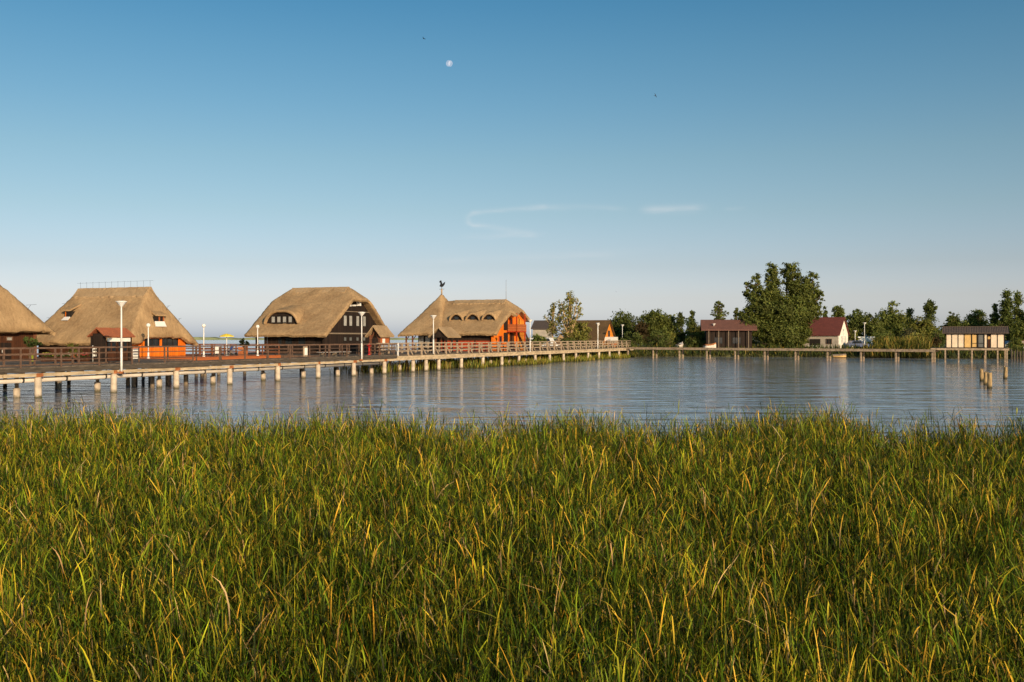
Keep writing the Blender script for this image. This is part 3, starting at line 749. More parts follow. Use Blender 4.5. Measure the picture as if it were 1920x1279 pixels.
# ================================================================== THATCHED HOUSES
def thatch_surface(a0, a1, b0, b1, hfun, res=0.22, thick=0.32, edge=None, seed=1):
    """thatch as a height field over a footprint with a hanging thick edge"""
    na = max(8, int((a1 - a0) / res)); nb = max(8, int((b1 - b0) / res)); rs = np.random.default_rng(seed)
    V = np.zeros((na + 1, nb + 1, 3))
    for i in range(na + 1):
        for j in range(nb + 1):
            u = i / na; w = j / nb; a = a0 + (a1 - a0) * u; b = b0 + (b1 - b0) * w
            if edge:
                a, b = edge(a, b, u, w)
            V[i, j] = (a, b, hfun(a, b))
    bd = np.zeros((na + 1, nb + 1), bool); bd[0] = bd[-1] = True; bd[:, 0] = bd[:, -1] = True
    V[..., 2] += rs.normal(0, 0.016, V.shape[:2])
    low = np.kron(rs.normal(0, 0.035, (na // 5 + 2, nb // 5 + 2)), np.ones((5, 5)))[:na + 1, :nb + 1]; V[..., 2] += low * .7
    # normals
    du = np.gradient(V, axis=0); dv = np.gradient(V, axis=1); nr = np.cross(du, dv); nr /= np.linalg.norm(nr, axis=2)[..., None] + 1e-9
    T = V.copy(); T[bd] -= nr[bd] * 0.06; T[bd, 2] += rs.normal(0, .02, bd.sum())
    U = V - nr * thick
    U[..., 2] = np.minimum(U[..., 2], V[..., 2] - 0.12)
    m = MB(); n1 = (na + 1) * (nb + 1); idx = lambda i, j: i * (nb + 1) + j
    vs = [tuple(p) for p in T.reshape(-1, 3)] + [tuple(p) for p in U.reshape(-1, 3)]
    ft = []; fu = []
    for i in range(na):
        for j in range(nb):
            q = (idx(i, j), idx(i + 1, j), idx(i + 1, j + 1), idx(i, j + 1)); ft.append(q); fu.append(tuple(n1 + k for k in q[::-1]))
    fe = []
    for i in range(na):
        fe += [(idx(i, 0), n1 + idx(i, 0), n1 + idx(i + 1, 0), idx(i + 1, 0)), (idx(i, nb), idx(i + 1, nb), n1 + idx(i + 1, nb), n1 + idx(i, nb))]
    for j in range(nb):
        fe += [(idx(0, j), idx(0, j + 1), n1 + idx(0, j + 1), n1 + idx(0, j)), (idx(na, j), n1 + idx(na, j), n1 + idx(na, j + 1), idx(na, j + 1))]
    m.add(vs, ft + fu + fe); 
    m.sm = [True] * len(ft) + [True] * len(fu) + [False] * len(fe)
    return m
def softmin(vals, k=5.0):
    mn = min(vals); return mn - math.log(sum(math.exp(-k * (v - mn)) for v in vals)) / k

def ridge_cap(parent, a0, a1, b, z, slope, width=0.75, seed=2, mat='thatch_edge', up=0.12):
    """the extra layer of thatch laid over the ridge"""
    m = MB(); rs = random.Random(seed); N = 26; vs = []; fs = []
    for i in range(N + 1):
        a = a0 + (a1 - a0) * i / N; w = width + rs.uniform(-.06, .06)
        sec = [(-w, -w * slope), (-w * .5, -w * .5 * slope + .02), (-.12, -.02), (.12, -.02), (w * .5, -w * .5 * slope + .02), (w, -w * slope)]
        for (db, dz_) in sec: vs.append((a, b + db, z + dz_ + up + rs.uniform(-.015, .015)))
        for (db, dz_) in sec: vs.append((a, b + db * .97, z + dz_ - .15))
    for i in range(N):
        p = i * 12; q = p + 12
        for k in range(5): fs += [(p + k, q + k, q + k + 1, p + k + 1), (p + 6 + k, p + 7 + k, q + 7 + k, q + 6 + k)]
        fs += [(p, p + 6, q + 6, q), (p + 5, q + 5, q + 11, p + 11)]
    fs += [tuple(range(6)) + tuple(range(11, 5, -1)), tuple(N * 12 + k for k in range(6)) + tuple(N * 12 + k for k in range(11, 5, -1))]
    m.add(vs, fs); return m.build('ridge_cap', mat, parent)

def eyebrow(parent, roof_h, ac, w, bf, zb, h, seed, wins=2, depth=2.4, sweep=0.0, pane='glass_pale', shape=0.35, face_mat='dark_boards'):
    """eyebrow dormer: arched thatch lid over an upright dark face with its own windows"""
    face = MB(); N = 16; pts = []
    for i in range(N + 1):
        u = -1 + 2 * i / N; pts.append((u, h * max(0.0, (1 - abs(u) ** (2.0 / shape * .8))) ** .8 if shape > .3 else h * math.cos(u * math.pi / 2) ** .6))
    prof = [(ac + u * w / 2, z) for u, z in pts]
    for i in range(N):
        (x0, z0), (x1, z1) = prof[i], prof[i + 1]
        face.add([(x0, bf, zb - .05), (x1, bf, zb - .05), (x1, bf, zb + z1 + .02), (x0, bf, zb + z0 + .02)], [(0, 1, 2, 3)])
    d = face.build('dormer', face_mat, parent)
    lid = MB(); vs = []; fs = []; rs = random.Random(seed); M = 8; t = .24
    for k in range(M + 1):
        f = k / M
        for i, (u, z) in enumerate(pts):
            ex = 1.10 if k == 0 else 1.10 - .25 * f
            x_ = ac + u * w / 2 * ex + sweep * f * f * depth * .5; b_ = bf - .32 + f * depth
            zt = zb + z + t + f * depth * .22
            if abs(u) > .93: zt = min(zt, zb + z + .1)
            zt = max(zt, roof_h(x_, b_) - .06)
            vs.append((x_, b_, zt + rs.uniform(-.012, .012)))
    for k in range(M):
        for i in range(N):
            a = k * (N + 1) + i; fs.append((a, a + 1, a + N + 2, a + N + 1))
    n0 = len(vs)
    for i, (u, z) in enumerate(pts):
        x_ = ac + u * w / 2 * 1.04; vs.append((x_, bf - .30, max(zb + z + .01, roof_h(x_, bf - .30) - .1)))
    for i, (u, z) in enumerate(pts):
        x_ = ac + u * w / 2 * 1.0; vs.append((x_, bf + .02, max(zb + z + .01, roof_h(x_, bf) - .1)))
    for i in range(N):
        fs += [(i, n0 + i, n0 + i + 1, i + 1), (n0 + i, n0 + N + 1 + i, n0 + N + 2 + i, n0 + i + 1)]
    lid.add(vs, fs, True); lid.build('dormer_lid', 'thatch', d)
    for k in range(wins):
        u = -1 + 2 * (k + .5) / wins
        pane_window(d, (ac + u * w * .36, bf - .01, zb + .12), min(.62, w / wins * .55), h * .58, 'y', 'dark_frame', pane, .05)
    return d

ZB = DECK - 0.03
# ---------------------------------------------------------------- house with orange walls (second from left)
hb = thing('thatched_house', 'thatched house with bright orange end wall and row of spikes along its ridge', 'house', (-31.7, 82, ZB), ANG_E)
LB, WB = 11.7, 8.85
def hB(a, b):
    zr = 6.18
    fr = 1.25 + b * 1.105 - .018 * b * (4.42 - b); bk = 1.25 + (WB - b) * 1.105
    rt = 1.25 + (-a) * 2.9; lf = 1.25 + (a + LB) * 2.35
    return min(zr, softmin((fr, bk, rt, lf, zr + .15), 9.0))
def edgeB(a, b, u, w):
    lift = max(0, min(1, (w - .16) / .14)) * max(0, min(1, (.9 - w) / .12)); lift = lift * lift * (3 - 2 * lift)
    if u > .9: a = a - (.17 * lift) * (u - .9) / .1
    return a, b
thatch_surface(-LB, 0, 0, WB, hB, .2, .34, edgeB, 3).build('roof', 'thatch', hb)
ridge_cap(hb, -9.7, -1.55, 4.42, 6.02, 1.0, .8, 4)
# walls
m = MB(); m.box(-LB + .9, -1.2, .95, WB - .9, -.1, 1.55); m.build('wall', 'brown_boards', hb)
m = MB(); m.prism([(-.8, .75, -.1), (-.8, 8.05, -.1), (-.8, 8.05, 1.75), (-.8, 7.3, 2.2), (-.8, 1.5, 2.2), (-.8, .75, 1.5)], (-.35, 0, 0)); m.build('end_wall', 'orange_boards', hb)
for bc, ww, ml in ((3.75, 1.75, 1), (5.95, 2.05, 2)): pane_window(hb, (-.8, bc, .95), ww, .92, 'x', 'dark_frame', 'glass_dark', .07, ml)
for bc in (2.4, 4.85, 7.2):
    m = MB(); m.box(-.8, -.73, bc - .07, bc + .07, -.1, 1.9); m.build_each('corner_post', 'orange_boards', hb)
# hatch dormers with white sills
def hatch(parent, a, b, z, w, h, axis):
    o = MB()
    if axis == 'y':
        o.box(a - w / 2, a + w / 2, b, b + 1.3, z, z + h); d = o.build('dormer', 'dark_frame', parent)
        o = MB(); o.prism([(a - w * .62, b - .2, z + h + .0), (a + w * .62, b - .2, z + h), (a + w * .5, b + 1.6, z + h + .75), (a - w * .5, b + 1.6, z + h + .75)], (0, 0, .14)); o.build('dormer_lid', 'thatch', d)
        o = MB(); o.prism([(a - w * .42, b - .03, z + .02), (a + w * .42, b - .03, z + .02), (a + w * .5, b - .36, z - .26), (a - w * .5, b - .36, z - .26)], (0, -.03, .05)); o.build('sill', 'white_paint', d)
        o = MB(); o.box(a - w * .35, a - w * .28, b - .05, b - .002, z, z + h); o.build('frame', 'orange_boards', d)
    else:
        o.box(a - .7, a, b - w / 2, b + w / 2, z, z + h); d = o.build('dormer', 'dark_frame', parent)
        o = MB(); o.prism([(a + .25, b - w * .6, z + h), (a + .25, b + w * .6, z + h), (a - .5, b + w * .55, z + h + .4), (a - .5, b - w * .55, z + h + .4)], (0, 0, .14)); o.build('dormer_lid', 'thatch', d)
        o = MB(); o.prism([(a + .02, b - w * .5, z + .03), (a + .02, b + w * .5, z + .03), (a + .2, b + w * .58, z - .42), (a + .2, b - w * .58, z - .42)], (.05, 0, .03)); o.build('sill', 'white_paint', d)
        o = MB(); o.box(a + .002, a + .05, b - .06, b + .06, z, z + h); o.box(a + .002, a + .05, b + w * .4, b + w * .5, z, z + h); o.build('frame', 'terrace_wood', d)
hatch(hb, -8.55, 2.05, 3.45, .75, .55, 'y')
hatch(hb, -.58, 4.4, 3.05, 1.15, .5, 'x')
# ridge spikes and spreader wires
m = MB()
for k in range(12):
    a = -9.5 + k * .72; m.tube([(a, 4.42, 6.1), (a, 4.42, 6.68)], .009, 5)
m.tube([(-9.9, 4.42, 6.58), (-1.2, 4.42, 6.66)], .007, 5)
for (a, b, da) in ((-10.35, 3.6, -.28), (-10.9, 2.4, -.28), (-1.0, 5.7, .3), (-.62, 6.7, .3)):
    z = hB(a, b) - .1
    m.tube([(a, b, z), (a + da, b, z + .42)], .012, 5); m.tube([(a + da, b - .22, z + .40), (a + da, b + .22, z + .46)], .01, 5)
m.build('ridge_wires', 'dark_metal', hb)

# ---------------------------------------------------------------- house at the left edge
brA = Vector((-36.6, 80, 0)); WA = 9.4
frA = brA - DV * WA
ha = thing('thatched_house', 'thatched house with dark plank walls cut off by the left edge', 'house', (frA.x, frA.y, ZB), ANG_E)
def hA(a, b):
    fr = 2.2 + b * .95; bk = 2.2 + (WA - b) * .95 - .05 * (WA - b) * max(0, 3.0 - (WA - b)); rt = 2.2 + (-a) * 2.3; lf = 2.2 + (a + 13) * 1.8
    return min(6.55, softmin((fr, bk, rt, lf), 9.0))
thatch_surface(-13, 0, 0, WA, hA, .24, .34, None, 5).build('roof', 'thatch', ha)
ridge_cap(ha, -10.5, -2.0, WA / 2, 6.4, .9, .8, 6)
m = MB(); m.box(-12, -1.0, .9, WA - 1.15, -.1, 2.75); m.build('wall', 'brown_boards', ha)
for bc in (4.55, 5.75): pane_window(ha, (-1.0, bc, 1.45), .55, .32, 'x', 'brown_rail', 'glass_pale', .05)
m = MB(); m.box(-1.0, -.94, 4.95, 5.9, -.05, 1.3); dr = m.build('door', 'dark_boards', ha); m = MB(); m.box(-.94, -.9, 5.05, 5.1, .55, .75); m.build('handle', 'white_paint', dr)
m = MB(); m.box(-1.0, -.93, 3.55, 3.95, .8, 1.75); m.build('white_panel', 'sign_white', ha)
m = MB()
for bc in (.9, 8.15): m.box(-1.05, -.88, bc - .12, bc + .12, -.1, 2.4)
m.build_each('corner_post', 'rust_rail_wood', ha)
zA = hA(-.75, 7.2) - .1; m = MB(); m.tube([(-.75, 7.2, zA), (-.45, 7.3, zA + .45)], .012, 5); m.tube([(-.5, 6.9, zA + .42), (-.4, 7.8, zA + .5)], .01, 5); m.build('roof_wires', 'dark_metal', ha)

# ---------------------------------------------------------------- dark house in the middle
hc = thing('thatched_house', 'thatched house with black plank gable and wide eyebrow dormer', 'house', (-18.8, 100, ZB), ANG_E)
WC = 13.75
def hC(a, b):
    z = softmin((1.97 + b * .761 + .02 * max(0, 1.2 - b), 1.97 + (WC - b) * .761, 7.2 - (a + 1.34) * .92, 7.2 + (a + 8.6) * 1.13), 10.0)
    return min(7.2, z)
def edgeC(a, b, u, w):
    rise = 1 - abs(w - .5) * 2
    if u > .9: a += (.0 + .28 * rise) * (u - .9) / .1
    if u < .1: a -= (.1 * rise) * (.1 - u) / .1
    return a, b
thatch_surface(-9.85, .02, 0, WC, hC, .22, .29, edgeC, 7).build('roof', 'thatch', hc)
ridge_cap(hc, -8.5, -1.4, WC / 2, 7.06, .72, .85, 8)
def gable(a, b0, b1, hf, t, dz_=.42, zmax=99):
    bs = np.linspace(b0, b1, 22); top = [(a, float(b), min(zmax, hf(a, float(b)) - dz_)) for b in bs]
    return [(a, b0, -.1)] + top + [(a, b1, -.1)]
m = MB(); m.prism(gable(-.75, 1.0, WC - 1.0, hC, .2), (-.2, 0, 0)); m.build('gable_wall', 'dark_boards', hc)
m = MB(); m.box(-7.9, -.96, 1.35, WC - 1.3, -.1, 2.35); m.build('wall', 'dark_boards', hc)
m = MB()
for a in (-9.1, -8.0): m.box(a - .11, a + .11, 1.1, 1.32, -.1, 2.4)
m.build_each('porch_post', 'dark_boards', hc)
for bc in (5.02, 6.12, 7.55, 8.95): pane_window(hc, (-.75, bc, 2.9), .72, 1.16, 'x', 'dark_frame', 'glass_pale', .05)
for bc in (5.0, 6.1, 7.5, 8.9): pane_window(hc, (-.75, bc, 1.32), .62, .46, 'x', 'dark_frame', 'glass_grey', .05)
m = MB(); m.box(-.75, -.58, 2.0, 11.9, 2.05, 2.2); m.box(-.75, -.66, 3.7, 10.2, 4.42, 4.5); m.build_each('gable_band', 'grey_timber', hc)
for gb in ((-.75, -.4, 5.6, 5.78, 5.0, 5.18), (-.75, -.4, 6.5, 6.66, 5.05, 5.2), (-.75, -.3, 7.35, 7.6, 5.1, 5.75)):
    m = MB(); m.box(*gb); m.build('gable_light', 'white_paint', hc)
for ac, ww in ((-6.3, .5), (-5.2, .9), (-3.6, .9)): pane_window(hc, (ac, 1.35, .75), ww, .95, 'y', 'dark_frame', 'glass_dark', .06)
m = MB(); m.box(-2.9, -2.0, 1.29, 1.35, -.05, 1.9); dr = m.build('door', 'dark_boards', hc); m = MB(); m.box(-2.12, -2.06, 1.24, 1.29, .9, 1.05); m.build('handle', 'grey_metal', dr)
eyebrow(hc, hC, -6.2, 3.9, 1.55, 3.12, 1.2, 9, 4, 2.6, .0, 'glass_pale', .5)

# ---------------------------------------------------------------- orange house with the pointed tower roof
hd = thing('thatched_house', 'thatched house with pointed tower roof, three dormers and orange balcony end', 'house', (-2.17, 135, 1.56), ANG_E)
hd.scale = (1.125, 1.125, 1.125)
def hD(a, b):
    fr = 2.2 + b * .722; bk = 6.53 - (b - 6) * .43; hp = 6.53 - (a + 1.0) * 1.15; lf = 2.2 + (a + 13) * 2.6
    return min(6.53, softmin((fr, bk, hp, lf), 10.0))
def hT(a, b):
    c = max(abs(a + 10.2) / 2.95, abs(b - 6) / 6.6); c2 = math.sqrt(((a + 10.2) / 2.95) ** 2 + ((b - 6) / 6.6) ** 2)
    c = c * .93 + c2 * .07 * (.93)
    return 7.55 - 5.4 * min(1.05, c) ** .9
def edgeD(a, b, u, w):
    if u > .9: a += (.75 * max(0, 1 - abs(w - .45) * 3.2)) * (u - .9) / .1
    return a, b
thatch_surface(-12.9, .02, 0, 11.8, hD, .22, .34, edgeD, 11).build('roof', 'thatch', hd)
thatch_surface(-13.15, -7.2, -.55, 12.5, hT, .22, .34, None, 12).build('tower_roof', 'thatch', hd)
ridge_cap(hd, -8.2, -1.1, 6, 6.42, .58, .85, 13)
m = MB(); m.tube([(-10.2, 6, 7.3), (-10.2, 6, 8.0)], .1, 8); fin = m.build('finial', 'thatch_edge', hd)
m = MB(); m.tube([(-10.2, 6, 8.0), (-10.2, 6, 9.3)], .03, 6); m.beam((-10.55, 6, 8.35), (-9.85, 6, 8.35), .04); vane = m.build('weathervane', 'dark_metal', hd); vane.location = (0, 0, -.38)
m = MB(); m.prism([(-10.55, 6, 8.75), (-10.3, 6, 8.62), (-10.05, 6, 8.66), (-9.8, 6, 8.95), (-9.72, 6, 9.3), (-9.95, 6, 9.16), (-10.1, 6, 9.02), (-10.22, 6, 9.2), (-10.28, 6, 9.5), (-10.45, 6, 9.46), (-10.6, 6, 9.26), (-10.4, 6, 9.18), (-10.42, 6, 8.95)], (0, .05, 0)); m.build('vane_figure', 'dark_metal', vane)
m = MB(); m.tube([(-1.2, 6.1, 6.3), (-1.2, 6.1, 9.0)], [.03, .015], 6); m.build('mast', 'grey_metal', hd)
# front wall: red panels under a dark strip standing in for eave shade, open glazed corner under the tower
m = MB(); m.box(-8.0, -.95, 1.0, 10.8, -.1, 1.35); m.build('wall', 'red_boards', hd)
m = MB(); m.box(-7.95, -1.0, 1.04, 10.7, 1.35, 2.5); m.build('eave_shade_band', 'dark_boards', hd)
m = MB(); m.box(-8.0, -.9, .93, .998, 1.3, 1.42)
for a in (-7.9, -5.7, -3.2, -1.05): m.box(a - .07, a + .07, .93, .998, -.1, 1.3)
m.build_each('wall_trim', 'brown_boards', hd)
m = MB(); m.box(-11.3, -8.05, 1.5, 10.5, -.1, 2.3); m.build('corner_wall', 'dark_boards', hd)
for ac in (-10.85, -9.95, -9.05): pane_window(hd, (ac, 1.5, .35), .8, 1.55, 'y', 'dark_frame', 'glass_pale', .06, 0)
m = MB()
for a in (-12.4, -11.5, -8.3): m.box(a - .08, a + .08, .3, .46, -.1, 2.1)
m.build_each('porch_post', 'rust_rail_wood', hd)
m = MB()
for a in (-12.4, -11.5, -8.3): m.beam((a + .06, .38, 1.4), (a + .55, .38, 2.05), .08)
m.build_each('brace', 'rust_rail_wood', hd)
for ac in (-6.35, -4.1, -1.9): eyebrow(hd, hD, ac, 1.7, 2.35, 3.78, .72, 14 + int(ac), 1, 2.4, .9, 'glass_dark', .2)
# end facade
m = MB(); m.prism(gable(-.75, .7, 11.2, hD, .2, .4), (-.18, 0, 0)); m.build('gable_wall', 'orange_boards', hd)
m = MB(); m.prism([(-.74, 8.3, -.1), (-.74, 11.3, -.1), (-.74, 11.3, 3.7), (-.74, 8.3, 4.3)], (.12, 0, 0)); m.build('wing_wall', 'amber_boards', hd)
m = MB(); m.box(-.78, -.70, 4.2, 5.5, 1.1, 2.3); m.box(-.78, -.70, 4.2, 5.5, 2.6, 4.2); m.build('recess_shade', 'dark_boards', hd)  # flat dark panels stand in for the shade of the recessed openings
pane_window(hd, (-.7, 6.5, 2.75), .9, 1.35, 'x', 'red_boards', 'glass_dark', .08); pane_window(hd, (-.7, 3.0, .9), .9, 1.0, 'x', 'red_boards', 'glass_dark', .08)
m = MB(); m.box(-.74, .75, 5.2, 8.2, 2.35, 2.5); bal = m.build('balcony', 'red_boards', hd)
m = MB(); m.box(.66, .75, 5.2, 8.2, 2.5, 3.35); m.box(-.6, .64, 5.2, 5.27, 2.5, 3.35); m.box(-.6, .64, 8.13, 8.2, 2.5, 3.35); m.build('balcony_front', 'terrace_wood', bal)
m = MB()
for bq in (5.28, 8.1): m.box(.5, .64, bq - .08, bq + .08, -.1, 4.7)
m.build_each('balcony_post', 'red_boards', bal)
m = MB()
for k in range(14): m.box(-.5 + .0, .55, 8.25 + k * .2, 8.5 + k * .2, 2.3 - k * .17 - .05, 2.3 - k * .17)
m.beam((.55, 8.2, 2.35), (.55, 11.1, -.05), .08, .28); m.beam((-.52, 8.2, 2.35), (-.52, 11.1, -.05), .08, .28); m.build('stair', 'brown_boards', hd)
m = MB(); m.prism([(-.7, 5.9, -.1), (-.7, 7.4, -.1), (-.7, 7.1, 2.3), (-.7, 6.2, 2.3)], (.15, 0, 0)); m.build('door', 'brown_boards', hd)
# ================================================================== PLATFORMS
def platform(name, label, cat, rects, z, matn, rail=None, railmat='brown_rail', fascia='brown_rail', skip=()):
    t = thing(name, label, cat, (P0.x, P0.y, 0), ANG_D)
    d = MB(); fa = MB()
    for (s0, s1, o0, o1) in rects:
        x = s0
        while x < s1 - .02: d.box(x, min(x + .2, s1) - .012, o0, o1, z - .06, z); x += .2
        fa.box(s0, s1, o0 - .055, o0 - .005, z - .42, z - .02); fa.box(s0 - .055, s0 - .005, o0, o1, z - .42, z - .02); fa.box(s0, s1, o1 + .005, o1 + .055, z - .42, z - .02)
        fa.box(s1 + .005, s1 + .055, o0, o1, z - .42, z - .02)
    d.build('deck', matn, t); fa.build('fascia', fascia, t)
    p = None; pm = MB(); pm.tube([(0, 0, -1), (0, 0, z - .065)], .15, 10)
    for (s0, s1, o0, o1) in rects:
        ns = max(2, int((s1 - s0) / 6) + 1)
        for k in range(ns):
            for oo in (o0 + .3, (o0 + o1) / 2):
                q = s0 + .3 + (s1 - s0 - .6) * k / (ns - 1)
                if p is None: p = pm.build('pile', 'grey_timber', t); p.location = (q, oo, 0)
                else: child_copy(p, t, (q, oo, 0))
    if rail:
        pr = MB(); pr.box(-.05, .05, -.05, .05, z + .004, z + 1.0); post = None; rr = MB()
        for (a, b) in rail:
            a = Vector(a + (0,)); b = Vector(b + (0,)); L = (b - a).length; k = max(1, int(round(L / 1.9)))
            for i in range(k + 1):
                c = a.lerp(b, i / k)
                if post is None: post = pr.build('railing_post', railmat, t); post.location = c
                else: child_copy(post, t, c)
            for zz_ in (.3, .62): rr.beam(a + Vector((0, 0, z + zz_)), b + Vector((0, 0, z + zz_)), .04, .1)
            rr.beam(a + Vector((0, 0, z + 1.04)), b + Vector((0, 0, z + 1.04)), .12, .07)
        rr.build('rail', railmat, t)
    return t
platform('platform', 'dark timber platform on piles under the two thatched houses at the left', 'platform', [(1, 20.3, 6.2, 31), (20.31, 31, 14.1, 27), (11.5, 15.5, 2.2, 6.1)], 1.74, 'deck_timber',
         [((1, 6.3), (9, 6.3))])
platform('terrace', 'orange stained wooden terrace beside the orange walled house', 'terrace', [(20.4, 38, 10.4, 14.0), (31.1, 38, 14.06, 22)], 1.76, 'terrace_wood',
         [((31.2, 21.9), (37.9, 21.9)), ((37.9, 21.9), (37.9, 10.5)), ((31.0, 14.2), (37.9, 14.2))], 'rust_rail_wood', 'terrace_wood')
platform('platform', 'timber platform on piles around the black gabled house', 'platform', [(38.6, 59, 2.25, 24)], 1.74, 'deck_timber',
         [((38.7, 7.6), (46, 7.6)), ((47.5, 7.6), (58.8, 7.6)), ((38.7, 7.6), (38.7, 23))])
platform('platform', 'timber platform on piles around the house with the tower roof', 'platform', [(60, 106, 3.0, 28)], 1.56, 'deck_timber',
         [((60.1, 8.5), (66, 8.5)), ((60.1, 8.5), (60.1, 24)), ((67, 3.2), (104, 3.2))])

# ================================================================== GATE ROOFS AND KIOSKS (ridge runs along the boardwalk)
def gate(label, px, Y, L, hw, ze, zr, zg, roofm, name='entrance_gate', thick=.16):
    c = at(px, HY, Y); t = thing(name, label, 'gate', (c.x, c.y, zg), ANG_D)
    ze -= zg; zr -= zg
    m = MB(); N = 14; vs = []; fs = []; rs = random.Random(int(px))
    for i in range(N + 1):
        x = -L / 2 + L * i / N
        for (y, z) in ((-hw - .12, ze - .12), (-hw * .5, (ze + zr) / 2 - .03), (0, zr), (hw * .5, (ze + zr) / 2 - .03), (hw + .12, ze - .12)): vs.append((x, y, z + rs.uniform(-.02, .02)))
        for (y, z) in ((-hw - .08, ze - .12 - thick), (-hw * .5, (ze + zr) / 2 - .03 - thick), (0, zr - thick), (hw * .5, (ze + zr) / 2 - .03 - thick), (hw + .08, ze - .12 - thick)): vs.append((x, y, z))
    for i in range(N):
        a = i * 10; b = a + 10
        for k in range(4): fs += [(a + k, b + k, b + k + 1, a + k + 1), (a + 5 + k, a + 6 + k, b + 6 + k, b + 5 + k)]
        fs += [(a, a + 5, b + 5, b), (a + 4, b + 4, b + 9, a + 9)]
    e = N * 10
    for k in range(4): fs += [(k, k + 1, k + 6, k + 5), (e + k, e + k + 5, e + k + 6, e + k + 1)]
    m.add(vs, fs); m.build('roof', roofm, t)
    return t, ze, zr
t, ze, zr = gate('dark wooden entrance gate with small red tiled roof by the tallest lamp post', 209, 72, 2.9, .75, 3.66, 4.16, 1.74, 'clay_tiles', thick=.08)
m = MB()
for x in (-1.25, 1.25):
    for y in (-.55, .55): m.box(x - .09, x + .09, y - .09, y + .09, 0, ze - .1)
m.build_each('post', 'dark_boards', t)
for x in (-1.25, 1.25):
    m = MB(); m.box(x - .05, x + .05, -.455, .455, .0, 2.0); m.build('side_panel', 'dark_boards', t)
m = MB(); m.box(-1.1, 1.1, -.72, -.66, 1.42, 1.68); m.build('lintel_board', 'sign_white', t)
for x in (-.55, .55):
    m = MB(); m.box(x - .5, x + .5, -.5, -.44, .05, 1.5); d = m.build('door', 'brown_boards', t)
    for k in (-1, 1):
        q = MB(); q.box(x + k * .24 - .16, x + k * .24 + .16, -.53, -.505, .75, 1.35); q.build('pane', 'glass_dark', d)
t, ze, zr = gate('small thatched gate with notice board beside the black gabled house', 712, 99, 2.7, .8, 3.74, 4.66, 1.74, 'thatch_edge')
m = MB()
for x in (-.95, .95):
    for y in (-.5, .5): m.box(x - .08, x + .08, y - .08, y + .08, 0, ze - .05)
m.build_each('post', 'rust_rail_wood', t)
m = MB()
for x in (-.95, .95): m.beam((x, -.43, 1.5), (x, -.06, 2.3), .07); m.beam((x, .43, 1.5), (x, .06, 2.3), .07)
m.build_each('brace', 'rust_rail_wood', t)
m = MB(); m.box(-.86, .86, -.55, -.5, 1.0, 1.75); b = m.build('notice_board', 'terrace_wood', t)
m = MB(); m.box(-.45, .05, -.58, -.553, 1.12, 1.6); m.build('notice', 'sign_white', b)
m = MB()
for k in range(9):
    m.beam((-.86 + k * .2, -.56, 0.02), (-.86 + k * .2 + .12, -.56, .95), .03); m.beam((-.74 + k * .2, -.60, 0.02), (-.86 + k * .2, -.60, .95), .03)
m.build('lattice', 'pale_timber', t)
t, ze, zr = gate('thatched entrance porch with carved posts before the tower roofed house', 834, 114.5, 3.5, 1.15, 3.7, 4.68, 1.56, 'thatch_edge')
m = MB()
for x in (-1.45, 0, 1.45):
    for y in (-.9, .9): m.box(x - .09, x + .09, y - .09, y + .09, 0, ze)
m.build_each('post', 'dark_boards', t)
m = MB()
for x in (-1.45, 0, 1.45): m.beam((x, -.8, 1.5), (x, -.2, 2.5), .09); m.beam((x, .8, 1.5), (x, .2, 2.5), .09)
m.build_each('brace', 'dark_boards', t)
m = MB(); m.prism([(-1.5, -.9, 1.9), (-1.5, 0, 2.75), (-1.5, .9, 1.9)], (.06, 0, 0)); m.build('gable_board', 'dark_boards', t)

# ================================================================== LAMPS
def cone_lamp(label, p, ztop, bracket=False):
    t = thing('street_lamp', label, 'street lamp', p, 0, 'tall lamps with cone shaped heads'); h = ztop - p[2]
    m = MB(); m.tube([(0, 0, 0), (0, 0, 1.55)], [.075, .07], 10); m.tube([(0, 0, 1.55), (0, 0, h - .32)], [.055, .045], 10); m.build('pole', 'white_paint', t)
    m = MB(); m.tube([(0, 0, 1.48), (0, 0, 1.6)], .09, 10); m.build('collar', 'grey_metal', t)
    m = MB(); m.lathe([(.05, h - .38), (.10, h - .3), (.30, h - .07), (.33, h - .04)], n=18); m.build('shade', 'white_paint', t)
    m = MB(); m.lathe([(.34, h - .045), (.34, h - .01), (.18, h + .02), (.0, h + .03)], n=18); m.build('lid', 'sign_white', t)
    if bracket:
        m = MB(); m.box(-.12, .12, -.1, .1, -.12, .02); m.box(-.3, .12, .0, .08, -.1, -.02); m.build('bracket', 'rust', t)
    return t
LL = ['tall white cone lamp in front of the orange walled house, nearest of the row', 'tall white cone lamp in front of the black gable', 'tall white cone lamp before the pointed tower roof',
      'tall white cone lamp at the balcony end of the tower roofed house', 'tall white cone lamp before the brown roofed house with orange gable']
for i, (px, dzb, ex) in enumerate(((221, -.47, 0), (673, -.3, 0), (808, 0, .1), (990, -.2, 0), (1117.5, -.1, 0))):
    s = s_of(px); q = bw(s, -.28, DECK + dzb); cone_lamp(LL[i], q, DECK + 3.95, i in (0, 1))
q = at(1338.5, 642, 181); cone_lamp('white cone lamp on the far bank before the brown roofed barn', (q.x, q.y, 1.42), at(0, 607, 181).z)
q = at(1621, 642, 183); cone_lamp('white cone lamp on the far bank right of the red roofed house', (q.x, q.y, 1.42), at(0, 605, 183).z)
q = at(1121.5, 642, 186); cone_lamp('second cone lamp just behind the one before the orange gable', (q.x, q.y, 1.42), at(0, 608, 186).z)
q = at(1603.5, 650, 190); cone_lamp('shorter cone lamp beside the white gable of the red roofed house', (q.x, q.y, 1.42), at(0, 620, 190).z)
q = at(1167, 642, 188); cone_lamp('cone lamp in front of the dark rounded tree at the end of the railing', (q.x, q.y, 1.42), at(0, 609, 188).z)
